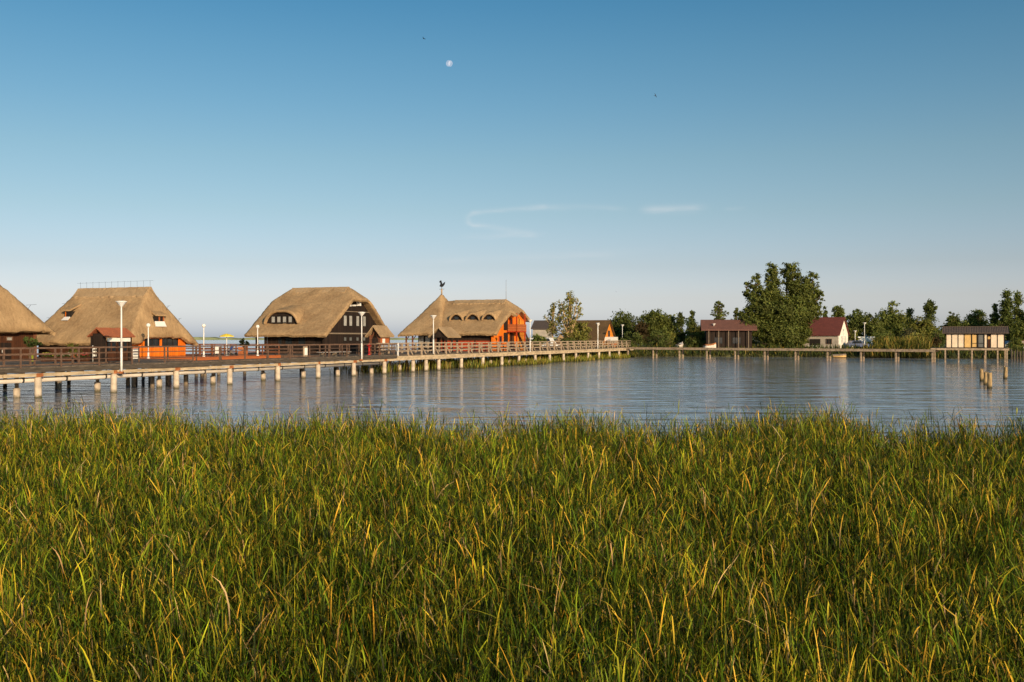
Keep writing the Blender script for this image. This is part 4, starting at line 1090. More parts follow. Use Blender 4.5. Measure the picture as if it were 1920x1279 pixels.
def globe_lamp(label, px, ytop, Y, zb=1.76):
    c = at(px, HY, Y); t = thing('globe_lamp', label, 'lamp', (c.x, c.y, zb), 0, 'globe lamps along the orange terrace'); h = at(0, ytop, Y).z - zb
    m = MB(); m.lathe([(.13, 0), (.13, .1), (.075, .16), (.075, .5), (.05, .56)], n=10); m.tube([(0, 0, .5), (0, 0, h - .3)], .045, 8); m.build('pole', 'white_paint', t)
    m = MB(); m.lathe([(0.06, h - .32), (.09, h - .28)], n=10); m.lathe([(.17 * math.sin(a * math.pi / 10), h - .17 - .17 * math.cos(a * math.pi / 10)) for a in range(0, 11)], n=14); m.build('globe', 'sign_white', t)
globe_lamp('white globe lamp in front of the orange wall', 278, 606, 81)
globe_lamp('white globe lamp standing between the two houses against the lake', 382, 607, 88)
globe_lamp('white globe lamp at the left eave of the black gabled house', 483, 609, 92.5)

# ================================================================== SMALL THINGS ON THE DECKS
def signboard(name, label, cat, px, y0, y1, w, Y, mat='sign_white', ang=ANG_D, zb=1.75):
    c = at(px, HY, Y); t = thing(name, label, cat, (c.x, c.y, zb), ang)
    z0 = at(0, y1, Y).z - zb; z1 = at(0, y0, Y).z - zb
    m = MB(); m.box(-w / 2, w / 2, -.03, .03, z0, z1); m.build('board', mat, t, .01)
    m = MB()
    for x in (-w / 2 + .04, w / 2 - .04): m.box(x - .03, x + .03, .035, .09, 0, z1 - .05)
    m.build_each('leg', 'grey_timber', t)
    return t
signboard('sign', 'blank white board on the terrace railing left of the yellow parasol', 'sign', 407, 648, 663, .5, 89)
t = signboard('sign', 'pale board with grey print by the entrance gate with red roof', 'sign', 254, 655, 673, .75, 77)
m = MB(); 
for k in range(3): m.box(-.28, .28, -.045, -.031, .35 + k * .2, .47 + k * .2)
m.build('printed_panel', 'car_grey', t)
q = bw(s_of(568), -.2, DECK)
t = thing('notice_box', 'pale grey notice box fixed to the near railing left of the black gable', 'notice box', q, ANG_D)
m = MB(); m.box(-.26, .26, -.08, .04, .12, .95); m.build('box', 'pale_timber', t, .02); m = MB(); m.box(-.2, .2, -.1, -.083, .25, .82); m.build('front', 'sign_white', t)
q = bw(s_of(742), -.15, DECK)
t = thing('marker_post', 'white marker post with grey plate on the boardwalk before the thatched gate', 'post', q, ANG_D)
m = MB(); m.box(.1, .2, -.06, .06, -.1, 1.15); m.build_each('post', 'white_paint', t); m = MB(); m.box(-.25, .09, -.03, .03, .35, .95); m.build('plate', 'grey_metal', t)
c = at(692, HY, 96.5)
t = thing('fire_hydrant', 'red fire hydrant post with domed cap beside the thatched gate', 'hydrant', (c.x, c.y, 1.74))
m = MB(); m.lathe([(.15, 0), (.15, .06), (.1, .1), (.1, .85), (.15, .9), (.15, 1.0), (.1, 1.12), (.0, 1.18)], n=14); m.build('body', 'hydrant_red', t)
m = MB(); m.tube([(-.22, 0, .93), (.22, 0, .93)], .055, 10); m.build('outlet', 'hydrant_red', t)
c = at(627, HY, 91.5)
t = thing('bench', 'long pale bench on the platform before the black gabled house', 'bench', (c.x, c.y, 1.74), ANG_D)
m = MB()
for y in (-.2, 0, .2): m.box(-2.5, 2.5, y - .085, y + .085, .36, .41)
m.build('seat', 'white_paint', t)
for x in (-2.1, 0, 2.1):
    m = MB(); m.box(x - .05, x + .05, -.22, .22, 0, .355); m.build_each('leg', 'grey_timber', t)
# parasol
c = at(425, HY, 92.5); t = thing('parasol', 'open yellow parasol on the orange terrace', 'parasol', (c.x, c.y, 1.76))
m = MB(); m.lathe([(.25, 0), (.25, .07), (.04, .1)], n=14); m.build('base', 'grey_metal', t)
m = MB(); m.tube([(0, 0, .08), (0, 0, 2.0)], .03, 8); m.build('pole', 'white_paint', t)
m = MB(); m.lathe([(.0, 2.06), (.3, 1.99), (.68, 1.83), (.68, 1.76)], n=8, smooth=False); m.build('canopy', 'yellow_cloth', t)
c = at(432, HY, 94); t = thing('deck_chair', 'folding chair with blue cloth under the yellow parasol', 'chair', (c.x, c.y, 1.76), ANG_E - .3)
m = MB()
for x in (-.26, .26):
    m.beam((x, -.4, 0), (x, .3, 1.0), .04); m.beam((x, .35, 0), (x, -.35, .5), .04)
m.build('frame', 'grey_timber', t)
m = MB(); m.prism([(-.24, -.33, .42), (.24, -.33, .42), (.24, .05, .45), (-.24, .05, .45)], (0, 0, .02)); m.prism([(-.24, .05, .47), (.24, .05, .47), (.24, .27, 1.0), (-.24, .27, 1.0)], (0, .02, 0)); m.build('cloth', 'blue_cloth', t)
c = at(456, HY, 93.5); t = thing('bench', 'terracotta coloured bench at the right end of the orange terrace', 'bench', (c.x, c.y, 1.76), ANG_D)
m = MB(); m.box(-.4, .4, -.22, .22, .38, .44); m.build('seat', 'terracotta', t); m = MB(); m.prism([(-.4, .22, .55), (.4, .22, .55), (.4, .32, .8), (-.4, .32, .8)], (0, .04, 0)); m.build('backrest', 'terracotta', t)
for x in (-.33, .33):
    m = MB(); m.box(x - .05, x + .05, -.2, .3, 0, .375); m.build_each('leg', 'terracotta', t)
def pot_plant(label, px, Y, ztop, r, potm, pal, seed, n=420, zb=1.75, leaf=.13, droop=True):
    c = at(px, HY, Y); t = thing('potted_plant', label, 'plant', (c.x, c.y, zb)); h = ztop - zb
    m = MB(); m.lathe([(.0, 0), (.17, 0), (.24, .42), (.27, .42), (.27, .48), (.2, .46), (0, .44)], n=14); m.build('pot', potm, t)
    m = MB(); m.tube([(0, 0, .4), (.03, 0, h * .5), (0, .03, h * .78)], [.05, .035, .02], 6); m.build('stem', 'bark', t)
    V, Q, T = leaf_cloud([(0, 0, h - r * .75, r, r, r * .75, 'e'), (.1, 0, h - r * 1.1, r * .8, r * .8, r * .5, 'e')], leaf, n, seed, pal); np_mesh('foliage', V, Q, 'tree_leaf', T, t, smooth=False)
pot_plant('palm like plant in a lime pot before the dark planked house at the left', 60, 71.5, 3.55, .55, 'lime_pot', (.09, .12, .03), 41)
pot_plant('bushy yellow green plant under the eave of the orange walled house', 137, 77, 3.05, .6, 'terracotta', (.15, .15, .03), 42)
pot_plant('dark bushy potted plant at the right end of the orange terrace', 457, 95, 3.35, .5, 'terracotta', (.025, .035, .014), 43)
# flower boxes and a postcard rack under the eave
FL = ['wooden flower box with yellow blooms, leftmost under the long eave', 'wooden flower box with white blooms under the long eave', 'wooden flower box with pink blooms nearest the red roofed gate']
for i, (px, colr) in enumerate(((92, (.5, .42, .08)), (121, (.55, .52, .4)), (154, (.55, .14, .12)))):
    c = at(px, HY, 71.2); t = thing('flower_box', FL[i], 'flower box', (c.x, c.y, 1.74), ANG_D, 'flower boxes under the long eave')
    m = MB(); m.box(-.6, .6, -.16, .16, 0.0, .3); m.build('box', 'brown_boards', t)
    V, Q, T = leaf_cloud([(x, 0, .42, .22, .16, .16, 'e') for x in (-.4, 0, .4)], .09, 260, 50 + i, (.06, .09, .02)); np_mesh('foliage', V, Q, 'tree_leaf', T, t, smooth=False)
    V, Q, T = leaf_cloud([(x, 0, .52, .2, .15, .1, 'e') for x in (-.4, 0.05, .42)], .1, 60, 60 + i, colr); np_mesh('flowers', V, Q, 'tree_leaf', T, t, smooth=False)
c = at(178, HY, 70.8); t = thing('postcard_rack', 'white wire rack of cards left of the red roofed gate', 'rack', (c.x, c.y, 1.74), ANG_D)
m = MB()
for x in (-.2, .2): m.tube([(x, 0, 0), (x, 0, 1.15)], .02, 6)
m.build('frame', 'white_paint', t)
for z in (.45, .7, .95):
    for x in (-.11, .11):
        m = MB(); m.box(x - .075, x + .075, -.05, -.03, z - .08, z + .06); m.build('card', 'sign_white', t)

# ================================================================== BUILDINGS ON THE FAR BANK
GZ = 1.42
def gable_house(name, label, px0, px1, Y, ye, yr, depth, rot, wallm, roofm, over=.35, cat='house'):
    """ridge along local x; px0..px1 span the front wall, ye/yr photo heights of eave and ridge"""
    k = Y / F; c = at(px0, HY, Y); q = (px1 - CX) / F; L = (q * Y - c.x) / (math.cos(rot) - q * math.sin(rot))
    t = thing(name, label, cat, (c.x, c.y, GZ), rot); he = at(0, ye, Y).z - GZ; hr = at(0, yr, Y + depth / 2).z - GZ
    m = MB(); m.box(0, L, 0, depth, -.3, he); m.build('wall', wallm, t)
    m = MB(); o = over; y0 = -o; y1 = depth + o; sl = (hr - he) / (depth / 2); z0 = he - o * sl; th = .14; ym = depth / 2
    N = 12; vs = []; fs = []
    for i in range(N + 1):
        x = -o + (L + 2 * o) * i / N
        vs += [(x, y0, z0 + th), (x, ym, hr + th), (x, y1, z0 + th), (x, y0, z0), (x, ym, hr), (x, y1, z0)]
    for i in range(N):
        a = 6 * i; b = a + 6
        fs += [(a, b, b + 1, a + 1), (a + 1, b + 1, b + 2, a + 2), (a + 3, a + 4, b + 4, b + 3), (a + 4, a + 5, b + 5, b + 4), (a, a + 3, b + 3, b), (a + 2, b + 2, b + 5, a + 5)]
    e = 6 * N; fs += [(0, 1, 4, 3), (1, 2, 5, 4), (e, e + 3, e + 4, e + 1), (e + 1, e + 4, e + 5, e + 2)]
    m.add(vs, fs); m.build('roof', roofm, t)
    for x in (0.0, L):
        m = MB(); s_ = -.05 if x == 0 else .05; m.prism([(x, 0, he - .05), (x, ym, hr - .03), (x, depth, he - .05)], (s_, 0, 0)); m.build('gable', wallm, t)
    return t, L, he, hr
# red roofed house with white gable end
t, L, he, hr = gable_house('red_roofed_house', 'house with red tiled roof, beige wall and white end gable on the far bank', 1478, 1572, 190, 626.5, 597, 6.5, -.58, 'grey_wall', 'red_tiles')
for g in list(t.children):
    if g.name.startswith('gable'): g.data.materials[0] = MATS['white_wall']
m = MB(); m.box(L + .003, L + .06, 0.0, 6.5, -.3, he - .06); m.build('end_wall', 'white_wall', t)
for y in (2.0, 4.2): pane_window(t, (L + .06, y, .9), .9, 1.5, 'x', 'white_paint', 'glass_dark', .1, 1)
m = MB(); m.box(4.1, 6.1, -.05, -.003, 0, 1.75); m.build('door', 'dark_frame', t)
m = MB()
for k in range(8): m.box(3.9 + k * .3, 3.96 + k * .3, -.6, -.54, 0, .5)
m.box(3.8, 6.2, -.62, -.52, .45, .52); m.build('railing', 'white_paint', t)
pane_window(t, (7.7, 0, .8), 1.1, 1.0, 'y', 'brown_rail', 'glass_dark', .08, 1)
# barn with brown roof and open dark front
t, L, he, hr = gable_house('barn', 'long low barn with brown tiled roof and dark open front left of the big tree', 1324, 1410, 180.5, 616, 601, 7, -.16, 'dark_boards', 'brown_tiles', .9, 'barn')
m = MB()
for k in range(5): m.box(.4 + k * 1.75, .52 + k * 1.75, -.75, -.62, -.2, he - .15)
m.build_each('post', 'grey_timber', t)
for k in range(2): pane_window(t, (2.2 + k * 3.2, 0, .9), 1.5, 1.2, 'y', 'dark_frame', 'glass_dark', .08, 2)
# brown roofed house with orange gable
t, L, he, hr = gable_house('thatched_house', 'brown roofed thatched house with orange gable and white balcony beyond the railings', 1062, 1128, 195, 638, 602, 9, -.38, 'brown_boards', 'thatch_dark', .5)
m = MB(); m.prism([(L + .06, .3, -.2), (L + .06, 8.7, -.2), (L + .06, 8.7, he - .1), (L + .06, 4.5, hr - .15), (L + .06, .3, he - .1)], (.08, 0, 0)); m.build('gable_cladding', 'amber_boards', t)
pane_window(t, (L + .14, 4.5, 2.2), 1.4, 1.2, 'x', 'brown_rail', 'glass_dark', .1, 1)
m = MB(); m.box(L + .14, L + 1.2, 1.6, 7.4, 1.35, 2.15); m.build('balcony', 'white_paint', t)
m = MB()
for y in (1.8, 7.2): m.box(L + 1.0, L + 1.15, y - .08, y + .08, -.2, 1.34)
m.build_each('balcony_post', 'orange_boards', t)
# grey house further back
t, L, he, hr = gable_house('grey_house', 'small grey house with dark roof behind the tower roofed house', 999, 1027, 215, 616, 602, 8, -.2, 'grey_wall', 'dark_tiles', .4)
for k in range(2): pane_window(t, (1.0 + k * 1.6, 0, 1.0), .8, 1.2, 'y', 'dark_frame', 'glass_dark', .08)
# round hut
c = at(1051, HY, 186); t = thing('round_hut', 'small red hut with pointed thatched roof beneath the tall thin tree', 'hut', (c.x, c.y, GZ))
m = MB(); m.lathe([(.0, 0), (.85, 0), (.85, 1.3), (0, 1.3)], n=12, smooth=False); m.build('wall', 'red_boards', t)
m = MB(); m.lathe([(1.32, 1.12), (1.36, 1.22), (.7, 1.95), (.15, 2.6), (0, 2.72)], n=16); m.lathe([(1.32, 1.12), (.8, 1.25)], n=16); m.build('roof', 'thatch_edge', t)
c = at(1151, HY, 187); t = thing('kiosk', 'tiny pinkish kiosk with flat hipped roof right of the orange gable', 'kiosk', (c.x, c.y, GZ))
m = MB(); m.box(-.55, .55, -.5, .5, 0, 1.05); m.build('wall', 'terracotta', t); m = MB(); m.lathe([(1.0, 1.0), (1.0, 1.1), (.3, 1.45), (0, 1.45)], n=4, smooth=False); m.build('roof', 'pale_timber', t)

# ================================================================== VEHICLES AND BOATS ASHORE
def car(label, px, Y, L, H, matn, rot, cat='car', name='parked_car', van=False):
    c = at(px, HY, Y); t = thing(name, label, cat, (c.x, c.y, GZ), rot, 'vehicles parked on the far bank'); w = 1.7
    lo = .28; mid = H * (.60 if not van else .5)
    side = [(-L / 2, lo), (L / 2, lo), (L / 2, mid * .85), (L * .47, mid)] + ([(L * .36, H)] if van else [(L * .22, mid + .02), (L * .1, H)]) + ([(-L / 2 + .04, H)] if van else [(-L * .28, H), (-L * .44, mid + .03)]) + [(-L / 2, mid)]
    m = MB(); m.prism([(x, -w / 2, z) for x, z in side], (0, w, 0)); m.build('body', matn, t, .06)
    g = MB()
    if van: pts = [(L * .18, mid + .05), (L * .41, mid + .05), (L * .335, H - .12), (L * .18, H - .12)]
    else: pts = [(-L * .36, mid + .06), (L * .17, mid + .06), (L * .08, H - .07), (-L * .26, H - .07)]
    g.prism([(x, -w / 2 - .012, z) for x, z in pts], (0, .01, 0)); g.prism([(x, w / 2 + .002, z) for x, z in pts], (0, .01, 0)); g.build('window', 'glass_dark', t)
    for x in (-L * .31, L * .31):
        for y in (-w / 2 + .08, w / 2 - .08):
            m = MB(); m.tube([(x, y - .1, .31), (x, y + .1, .31)], .31, 14); wh = m.build('wheel', 'tyre', t)
            m = MB(); m.tube([(x, y - .108, .31), (x, y + .108, .31)], .17, 10); m.build('rim', 'grey_metal', wh)
    for y in (-.6, .6):
        m = MB(); m.box(L / 2 - .06, L / 2 + .015, y - .16, y + .16, mid * .62, mid * .8); m.build('headlight', 'glass_pale', t)
car('white van parked behind the balcony end of the tower roofed house', 1018, 184, 4.6, 2.0, 'car_white', -.4, 'van', 'parked_van', True)
car('white car parked left of the round thatched hut', 1034, 184.5, 3.9, 1.4, 'car_white', .2)
car('dark blue car parked beside the white gable of the red roofed house', 1607, 186, 4.0, 1.45, 'car_blue', .1)
car('white van parked behind the reeds right of the red roofed house', 1627, 196, 5.0, 2.2, 'car_white', .15, 'van', 'parked_van', True)
car('blue grey car parked right of the panelled dock hut', 1900, 172, 4.1, 1.45, 'car_grey', .1)
car('dark red car parked at the right edge behind the dock hut', 1916, 178, 4.1, 1.5, 'car_red', .05)
def boat(label, px, Y, L, w, h, hull, cov, rot, zb):
    c = at(px, HY, Y); t = thing('rowing_boat', label, 'boat', (c.x, c.y, zb), rot)
    N = 10; vs = []; fs = []
    for i in range(N + 1):
        u = i / N; x = -L / 2 + L * u; ww = w / 2 * (math.sin(min(1, (u + .18) * 1.0) * math.pi) ** .5 if u > .32 else .92 + u * .2); ww = max(.02, ww if u < .98 else .03)
        zz_ = h * (.8 + .35 * u * u)
        vs += [(x, -ww, zz_), (x, -ww * .75, h * .25), (x, 0, 0), (x, ww * .75, h * .25), (x, ww, zz_)]
    for i in range(N):
        for k in range(4): fs.append((5 * i + k, 5 * i + k + 1, 5 * i + 6 + k, 5 * i + 5 + k))
    fs.append((0, 1, 2, 3, 4))
    m = MB(); m.add(vs, fs, True); m.build('hull', hull, t)
    m = MB(); vs2 = []; fs2 = []
    for i in range(N + 1):
        a = vs[5 * i]; vs2 += [(a[0], a[1] * 1.02, a[2] + .02), (a[0], 0, a[2] + .28), (a[0], -a[1] * 1.02, a[2] + .02)]
    for i in range(N): fs2 += [(3 * i, 3 * i + 3, 3 * i + 4, 3 * i + 1), (3 * i + 1, 3 * i + 4, 3 * i + 5, 3 * i + 2)]
    m.add(vs2, fs2, True); m.build('cover', cov, t)
boat('white boat with orange cover ashore before the brown roofed barn', 1332, 179.4, 2.6, 1.1, .85, 'boat_white', 'boat_orange', .5, 1.3)
boat('pale boat under a peaked white cover among the shrubs right of the railing end', 1276, 182.5, 2.0, 1.2, .9, 'boat_white', 'boat_white', 1.0, 1.42)
boat('small yellowish boat drawn up at the waterline under the thin pier', 1574, 169.5, 2.2, .7, .35, 'panel_ochre', 'pale_timber', -.3, .05)
# ================================================================== TREES
def crown_round(w, h, h0, seed, k=8, squash=.42):
    r = random.Random(seed); P = []
    for i in range(k):
        a = r.uniform(0, 6.283); rr = w / 2 * r.uniform(.05, .62); z = h0 + (h - h0) * r.uniform(.2, .78)
        taper = 1 - .45 * abs((z - h0) / (h - h0) - .4)
        s = w * r.uniform(.24, .33) * taper
        P.append((math.cos(a) * rr * taper, math.sin(a) * rr * taper, z, s, s, s * r.uniform(.8, 1.15), 'e'))
    P.append((r.uniform(-.1, .1) * w, 0, h - w * .2, w * .17, w * .17, w * .2, 'e')); P.append((0, 0, h0 + (h - h0) * .4, w * .34, w * .34, (h - h0) * .36, 'e'))
    return P
def crown_tall(w, h, h0, seed, k=6):
    r = random.Random(seed); P = [(0, 0, h0 + (h - h0) * .5, w * .3, w * .3, (h - h0) * .5, 'cone')]
    for i in range(k):
        a = r.uniform(0, 6.283); u = r.uniform(.08, .85); rr = w * .5 * (1 - u) * r.uniform(.4, .9)
        P.append((math.cos(a) * rr, math.sin(a) * rr, h0 + (h - h0) * u, w * .17, w * .17, (h - h0) * .13, 'e'))
    return P
def crown_sparse(w, h, h0, seed, k=30):
    r = random.Random(seed); P = []
    for i in range(k):
        u = (i + .5) / k; a = i * 2.4 + r.uniform(-.6, .6); env = math.sin(min(1, u * .82 + .16) * math.pi) ** .8
        rr = w * .5 * env * r.uniform(.15, .95)
        s = w * r.uniform(.09, .15)
        P.append((math.cos(a) * rr, math.sin(a) * rr, h0 + (h - h0) * u * .95, s, s, s * 1.3, 'e'))
    P.append((0, 0, h - w * .12, w * .08, w * .08, w * .16, 'e'))
    return P
DK = (.125, .15, .038); MD = (.175, .20, .048); YL = (.22, .22, .05); OL = (.31, .285, .07); BR = (.10, .07, .03)
def plant_tree(kind, label, px, top, wpx, Y, col, seed, n=2200, leaf=.34, cat='tree', base=GZ, bark='bark', group=None, name=None, h0f=.22):
    k = Y / F; w = wpx * k * (1.22 if kind != 'sparse' else 1.0); h = at(0, top, Y).z - base; c = at(px, HY, Y); h0 = h * h0f
    n = int(n * 2.6); leaf *= .86
    P = {'round': crown_round, 'tall': crown_tall, 'sparse': crown_sparse}[kind](w, h, h0, seed)
    nm = name or {'round': 'broadleaf_tree', 'tall': 'conical_tree', 'sparse': 'slender_tree'}[kind]
    return make_tree(nm, label, cat, (c.x, c.y, base), P, max(.06, w * .035), h0, n, leaf, col, seed, bark, group)

# the big many-stemmed tree
Yb = 183.0; kb = Yb / F; cb = at(1470, HY, Yb)
PL_ = []
rb = random.Random(77)
for (px, ty, wpx, by, dy) in ((1448, 489, 22, 560, .5), (1452, 520, 30, 600, .2), (1487, 488, 24, 560, 0), (1478, 492, 18, 545, .8), (1494, 515, 30, 600, -.2), (1524, 506, 19, 560, .5), (1519, 536, 26, 598, .2), (1417, 514, 20, 565, 0),
                            (1402, 526, 14, 560, .6), (1420, 545, 26, 600, -.4), (1506, 514, 17, 560, -.8), (1538, 534, 14, 570, .4), (1434, 545, 24, 610, -1.4), (1462, 552, 26, 615, -2.2), (1486, 556, 26, 620, -2.2), (1508, 562, 22, 612, -1.4),
                            (1400, 578, 20, 606, -.4), (1412, 592, 26, 632, -1.2), (1438, 604, 30, 648, -2.3), (1468, 602, 32, 650, -2.7), (1486, 604, 28, 650, -2.4), (1503, 604, 20, 646, -1.0), (1462, 560, 54, 640, 1.8), (1440, 540, 30, 610, 1.6), (1500, 545, 32, 610, 1.4), (1393, 584, 12, 602, .2), (1533, 568, 13, 598, .2)):
    zt = at(0, ty, Yb).z - GZ; zb_ = max(.3, at(0, by, Yb).z - GZ)
    PL_.append(((px - 1470) * kb, dy, (zt + zb_) / 2, wpx * kb / 2 * (1.08 if ty < 537 else 1.36), wpx * kb / 2 * (1.08 if ty < 537 else 1.36), (zt - zb_) / 2, 'e'))
bt = thing('broadleaf_tree', 'largest tree, broad dark green with many upright leafy stems on the far bank', 'tree', (cb.x, cb.y, GZ))
trunk_mb(PL_, .42, 1.6, 78).build('trunk', 'bark', bt)
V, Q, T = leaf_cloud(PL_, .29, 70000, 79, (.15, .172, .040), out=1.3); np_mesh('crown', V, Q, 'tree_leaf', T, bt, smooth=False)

T_ = [
 ('sparse', 'tall thin airy tree with pale trunk before the brown roofed house', 1068, 553, 70, 186, OL, 101, 1900, .24, 'pale_bark', .16),
 ('sparse', 'smaller airy tree left of the one with the pale trunk', 1037, 569, 36, 187, OL, 102, 560, .22, 'pale_bark', .3),
 ('round', 'low bushy olive tree at the foot of the pale trunked tree', 1085, 604, 46, 187, YL, 103, 1300, .28, 'bark', .1),
 ('round', 'dense dark green rounded tree at the end of the boardwalk', 1168, 584, 58, 212, DK, 104, 3000, .34, 'bark', .08),
 ('round', 'green tree with rounded top right of the dense dark one', 1222, 582, 50, 199, MD, 105, 2600, .34, 'bark', .08),
 ('round', 'green tree with even dome, touching its left neighbour of equal height', 1250, 586, 46, 200, MD, 106, 2400, .34, 'bark', .08),
 ('round', 'lower reddish brown tree between two green domed ones', 1203, 604, 34, 196, BR, 107, 1100, .3, 'bark', .1),
 ('tall', 'slim conical tree right of the even domed green tree', 1276, 587, 26, 198, DK, 108, 1100, .28, 'bark', .05),
 ('tall', 'slim spiky conical tree nearest the brown roofed barn', 1298, 585, 28, 197, MD, 109, 1200, .28, 'bark', .05),
 ('round', 'shrubby pale green tree at the left gable of the barn', 1314, 606, 34, 192, YL, 110, 1300, .28, 'bark', .05),
 ('sparse', 'thin tree rising behind the ridge of the brown roofed barn', 1348, 564, 34, 212, MD, 111, 1000, .28, 'bark', .4),
 ('sparse', 'small thin tree behind the barn close to the big tree', 1381, 577, 22, 214, MD, 112, 480, .26, 'bark', .4),
 ('tall', 'narrow dark tree touching the right side of the big tree', 1546, 574, 20, 212, DK, 113, 700, .28, 'bark', .2),
 ('round', 'tree with small crown rising behind the red tiled roof', 1573, 570, 30, 214, MD, 114, 1300, .28, 'bark', .4),
 ('round', 'dark broad tree right of the white gable', 1608, 579, 38, 204, DK, 115, 2200, .34, 'bark', .1),
 ('round', 'high domed tree in the wood halfway between white gable and dock hut', 1672, 565, 56, 206, MD, 116, 3200, .36, 'bark', .08),
 ('round', 'mid green tree left of the high domed one', 1640, 588, 40, 202, MD, 117, 1900, .34, 'bark', .06),
 ('tall', 'dark pointed tree between the high domed tree and the tall bushy one', 1706, 581, 36, 207, DK, 118, 1600, .32, 'bark', .06),
 ('tall', 'tall bushy dark tree left of the dock hut with pointed top', 1744, 565, 42, 203, DK, 119, 2300, .34, 'bark', .06),
 ('round', 'pale green spreading tree below the pointed dark ones', 1728, 600, 58, 196, YL, 120, 2400, .32, 'bark', .06),
 ('round', 'rounded dark tree behind the left end of the dock hut roof', 1785, 583, 36, 205, DK, 121, 1800, .34, 'bark', .1),
 ('round', 'broad green tree behind the middle of the dock hut roof', 1831, 580, 48, 206, MD, 122, 2300, .34, 'bark', .1),
 ('tall', 'very tall pointed tree right of the dock hut', 1888, 547, 46, 198, DK, 123, 2600, .34, 'bark', .12),
 ('tall', 'dark pointed tree at the right edge, twin of the very tall one', 1908, 550, 40, 200, DK, 124, 2100, .34, 'bark', .12),
 ('tall', 'shorter dark conical tree left of the very tall one', 1866, 572, 30, 200, DK, 125, 1300, .32, 'bark', .1),
 ('round', 'bushy tree filling the right edge below the tall pointed pair', 1914, 600, 44, 192, MD, 126, 1900, .32, 'bark', .1),
 ('round', 'low dark tree behind the right end of the dock hut', 1862, 606, 40, 190, DK, 127, 1700, .32, 'bark', .06),
 ('round', 'tree partly beyond the right edge of the photo', 1945, 566, 60, 196, MD, 128, 2300, .34, 'bark', .1),
]
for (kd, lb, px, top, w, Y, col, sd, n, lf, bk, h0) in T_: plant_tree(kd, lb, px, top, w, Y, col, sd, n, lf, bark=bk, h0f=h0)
S_ = [
 ('dark rounded shrub right behind the end of the boardwalk railing', 1188, 622, 40, 187, DK), ('dark low shrub left of the pale covered boat', 1236, 628, 52, 186, DK),
 ('yellow green shrub behind the pale covered boat', 1252, 622, 36, 188, YL), ('dark shrub right of the pale covered boat', 1298, 626, 36, 185, DK),
 ('low hedge like shrub before the barn front', 1362, 640, 44, 185, DK), ('low hedge like shrub between barn and big tree', 1398, 641, 36, 184.5, DK),
 ('small shrub beside the white covered boat before the barn', 1312, 634, 26, 184, MD), ('small green shrub behind the tower roofed house', 1008, 629, 32, 178, MD),
 ('dark shrub at the foot of the round thatched hut', 1070, 634, 30, 184, DK), ('sunlit shrub right of the white gable', 1598, 616, 26, 193, YL),
 ('grey green flowering shrub in the wood', 1698, 614, 40, 190, (.13, .13, .06)), ('dark shrub before the high domed tree', 1664, 620, 44, 190, MD),
 ('bushy shrub left of the dock hut wall', 1758, 616, 32, 180, DK), ('olive shrub by the tall reeds left of the dock hut', 1716, 624, 34, 182, OL),
 ('low shrub right of the dock hut', 1904, 634, 30, 166, MD), ('low shrub beneath the big tree', 1440, 638, 40, 181, DK), ('low shrub under the right side of the big tree', 1492, 640, 30, 181, DK),
 ('brownish shrub left of the dock hut, lowest of its group', 1748, 632, 26, 176, BR), ('dark shrub far left in the wood right of the white van', 1652, 630, 40, 186, DK)]
for i, (lb, px, top, w, Y, col) in enumerate(S_):
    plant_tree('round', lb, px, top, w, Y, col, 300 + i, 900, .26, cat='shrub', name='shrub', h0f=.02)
# the far wood behind everything, which reads as one mass
rw = np.random.default_rng(5); VV = []; QQ = []; TT = []; off = 0
pl = []
for i in range(70):
    px = 1130 + (2300 - 1130) * (i + rw.uniform(-.3, .3)) / 70; Y = rw.uniform(222, 250); k = Y / F
    h = at(0, rw.uniform(598, 618), Y).z - GZ; c = at(px, HY, Y); pl.append((c.x, c.y, GZ + h * .5, 2.2, 2.2, h * .5, 'e'))
V, Q, T = leaf_cloud(pl, .5, 16000, 6, (.04, .058, .022)); tag(np_mesh('far_wood', V, Q, 'tree_leaf', T * 1.5, None, smooth=False), 'dark far wood filling the gaps between the trees on the bank', 'wood', kind='stuff')

# ================================================================== SKY THINGS
c = at(842.5, 119.5, 2600)
m = MB(); R = 6.2 / F * 2600
m.lathe([(R * math.sin(a * math.pi / 24), -R * math.cos(a * math.pi / 24)) for a in range(25)], n=48)
mm_, nt, b = new_mat('moon'); nt.nodes.remove(b)
ge = nt.nodes.new('ShaderNodeNewGeometry'); dt = nt.nodes.new('ShaderNodeVectorMath'); dt.operation = 'DOT_PRODUCT'
lit = Vector((.80, -.50, -.22)).normalized(); dt.inputs[1].default_value = lit; nt.links.new(ge.outputs['Normal'], dt.inputs[0])
mr = nt.nodes.new('ShaderNodeMapRange'); mr.inputs['From Min'].default_value = 0.2; mr.inputs['From Max'].default_value = 0.5; nt.links.new(dt.outputs['Value'], mr.inputs['Value'])
tc = nt.nodes.new('ShaderNodeTexCoord'); nz = nt.nodes.new('ShaderNodeTexNoise'); nz.inputs['Scale'].default_value = .16; nz.inputs['Detail'].default_value = 4; nt.links.new(tc.outputs['Object'], nz.inputs['Vector'])
r2 = nt.nodes.new('ShaderNodeMapRange'); r2.inputs['From Min'].default_value = .35; r2.inputs['From Max'].default_value = .65; r2.inputs['To Min'].default_value = .55; nt.links.new(nz.outputs['Fac'], r2.inputs['Value'])
ml = nt.nodes.new('ShaderNodeMath'); ml.operation = 'MULTIPLY'; nt.links.new(mr.outputs[0], ml.inputs[0]); nt.links.new(r2.outputs[0], ml.inputs[1])
em = nt.nodes.new('ShaderNodeEmission'); em.inputs['Color'].default_value = (1, .68, .5, 1); nt.links.new(ml.outputs[0], em.inputs['Strength'])
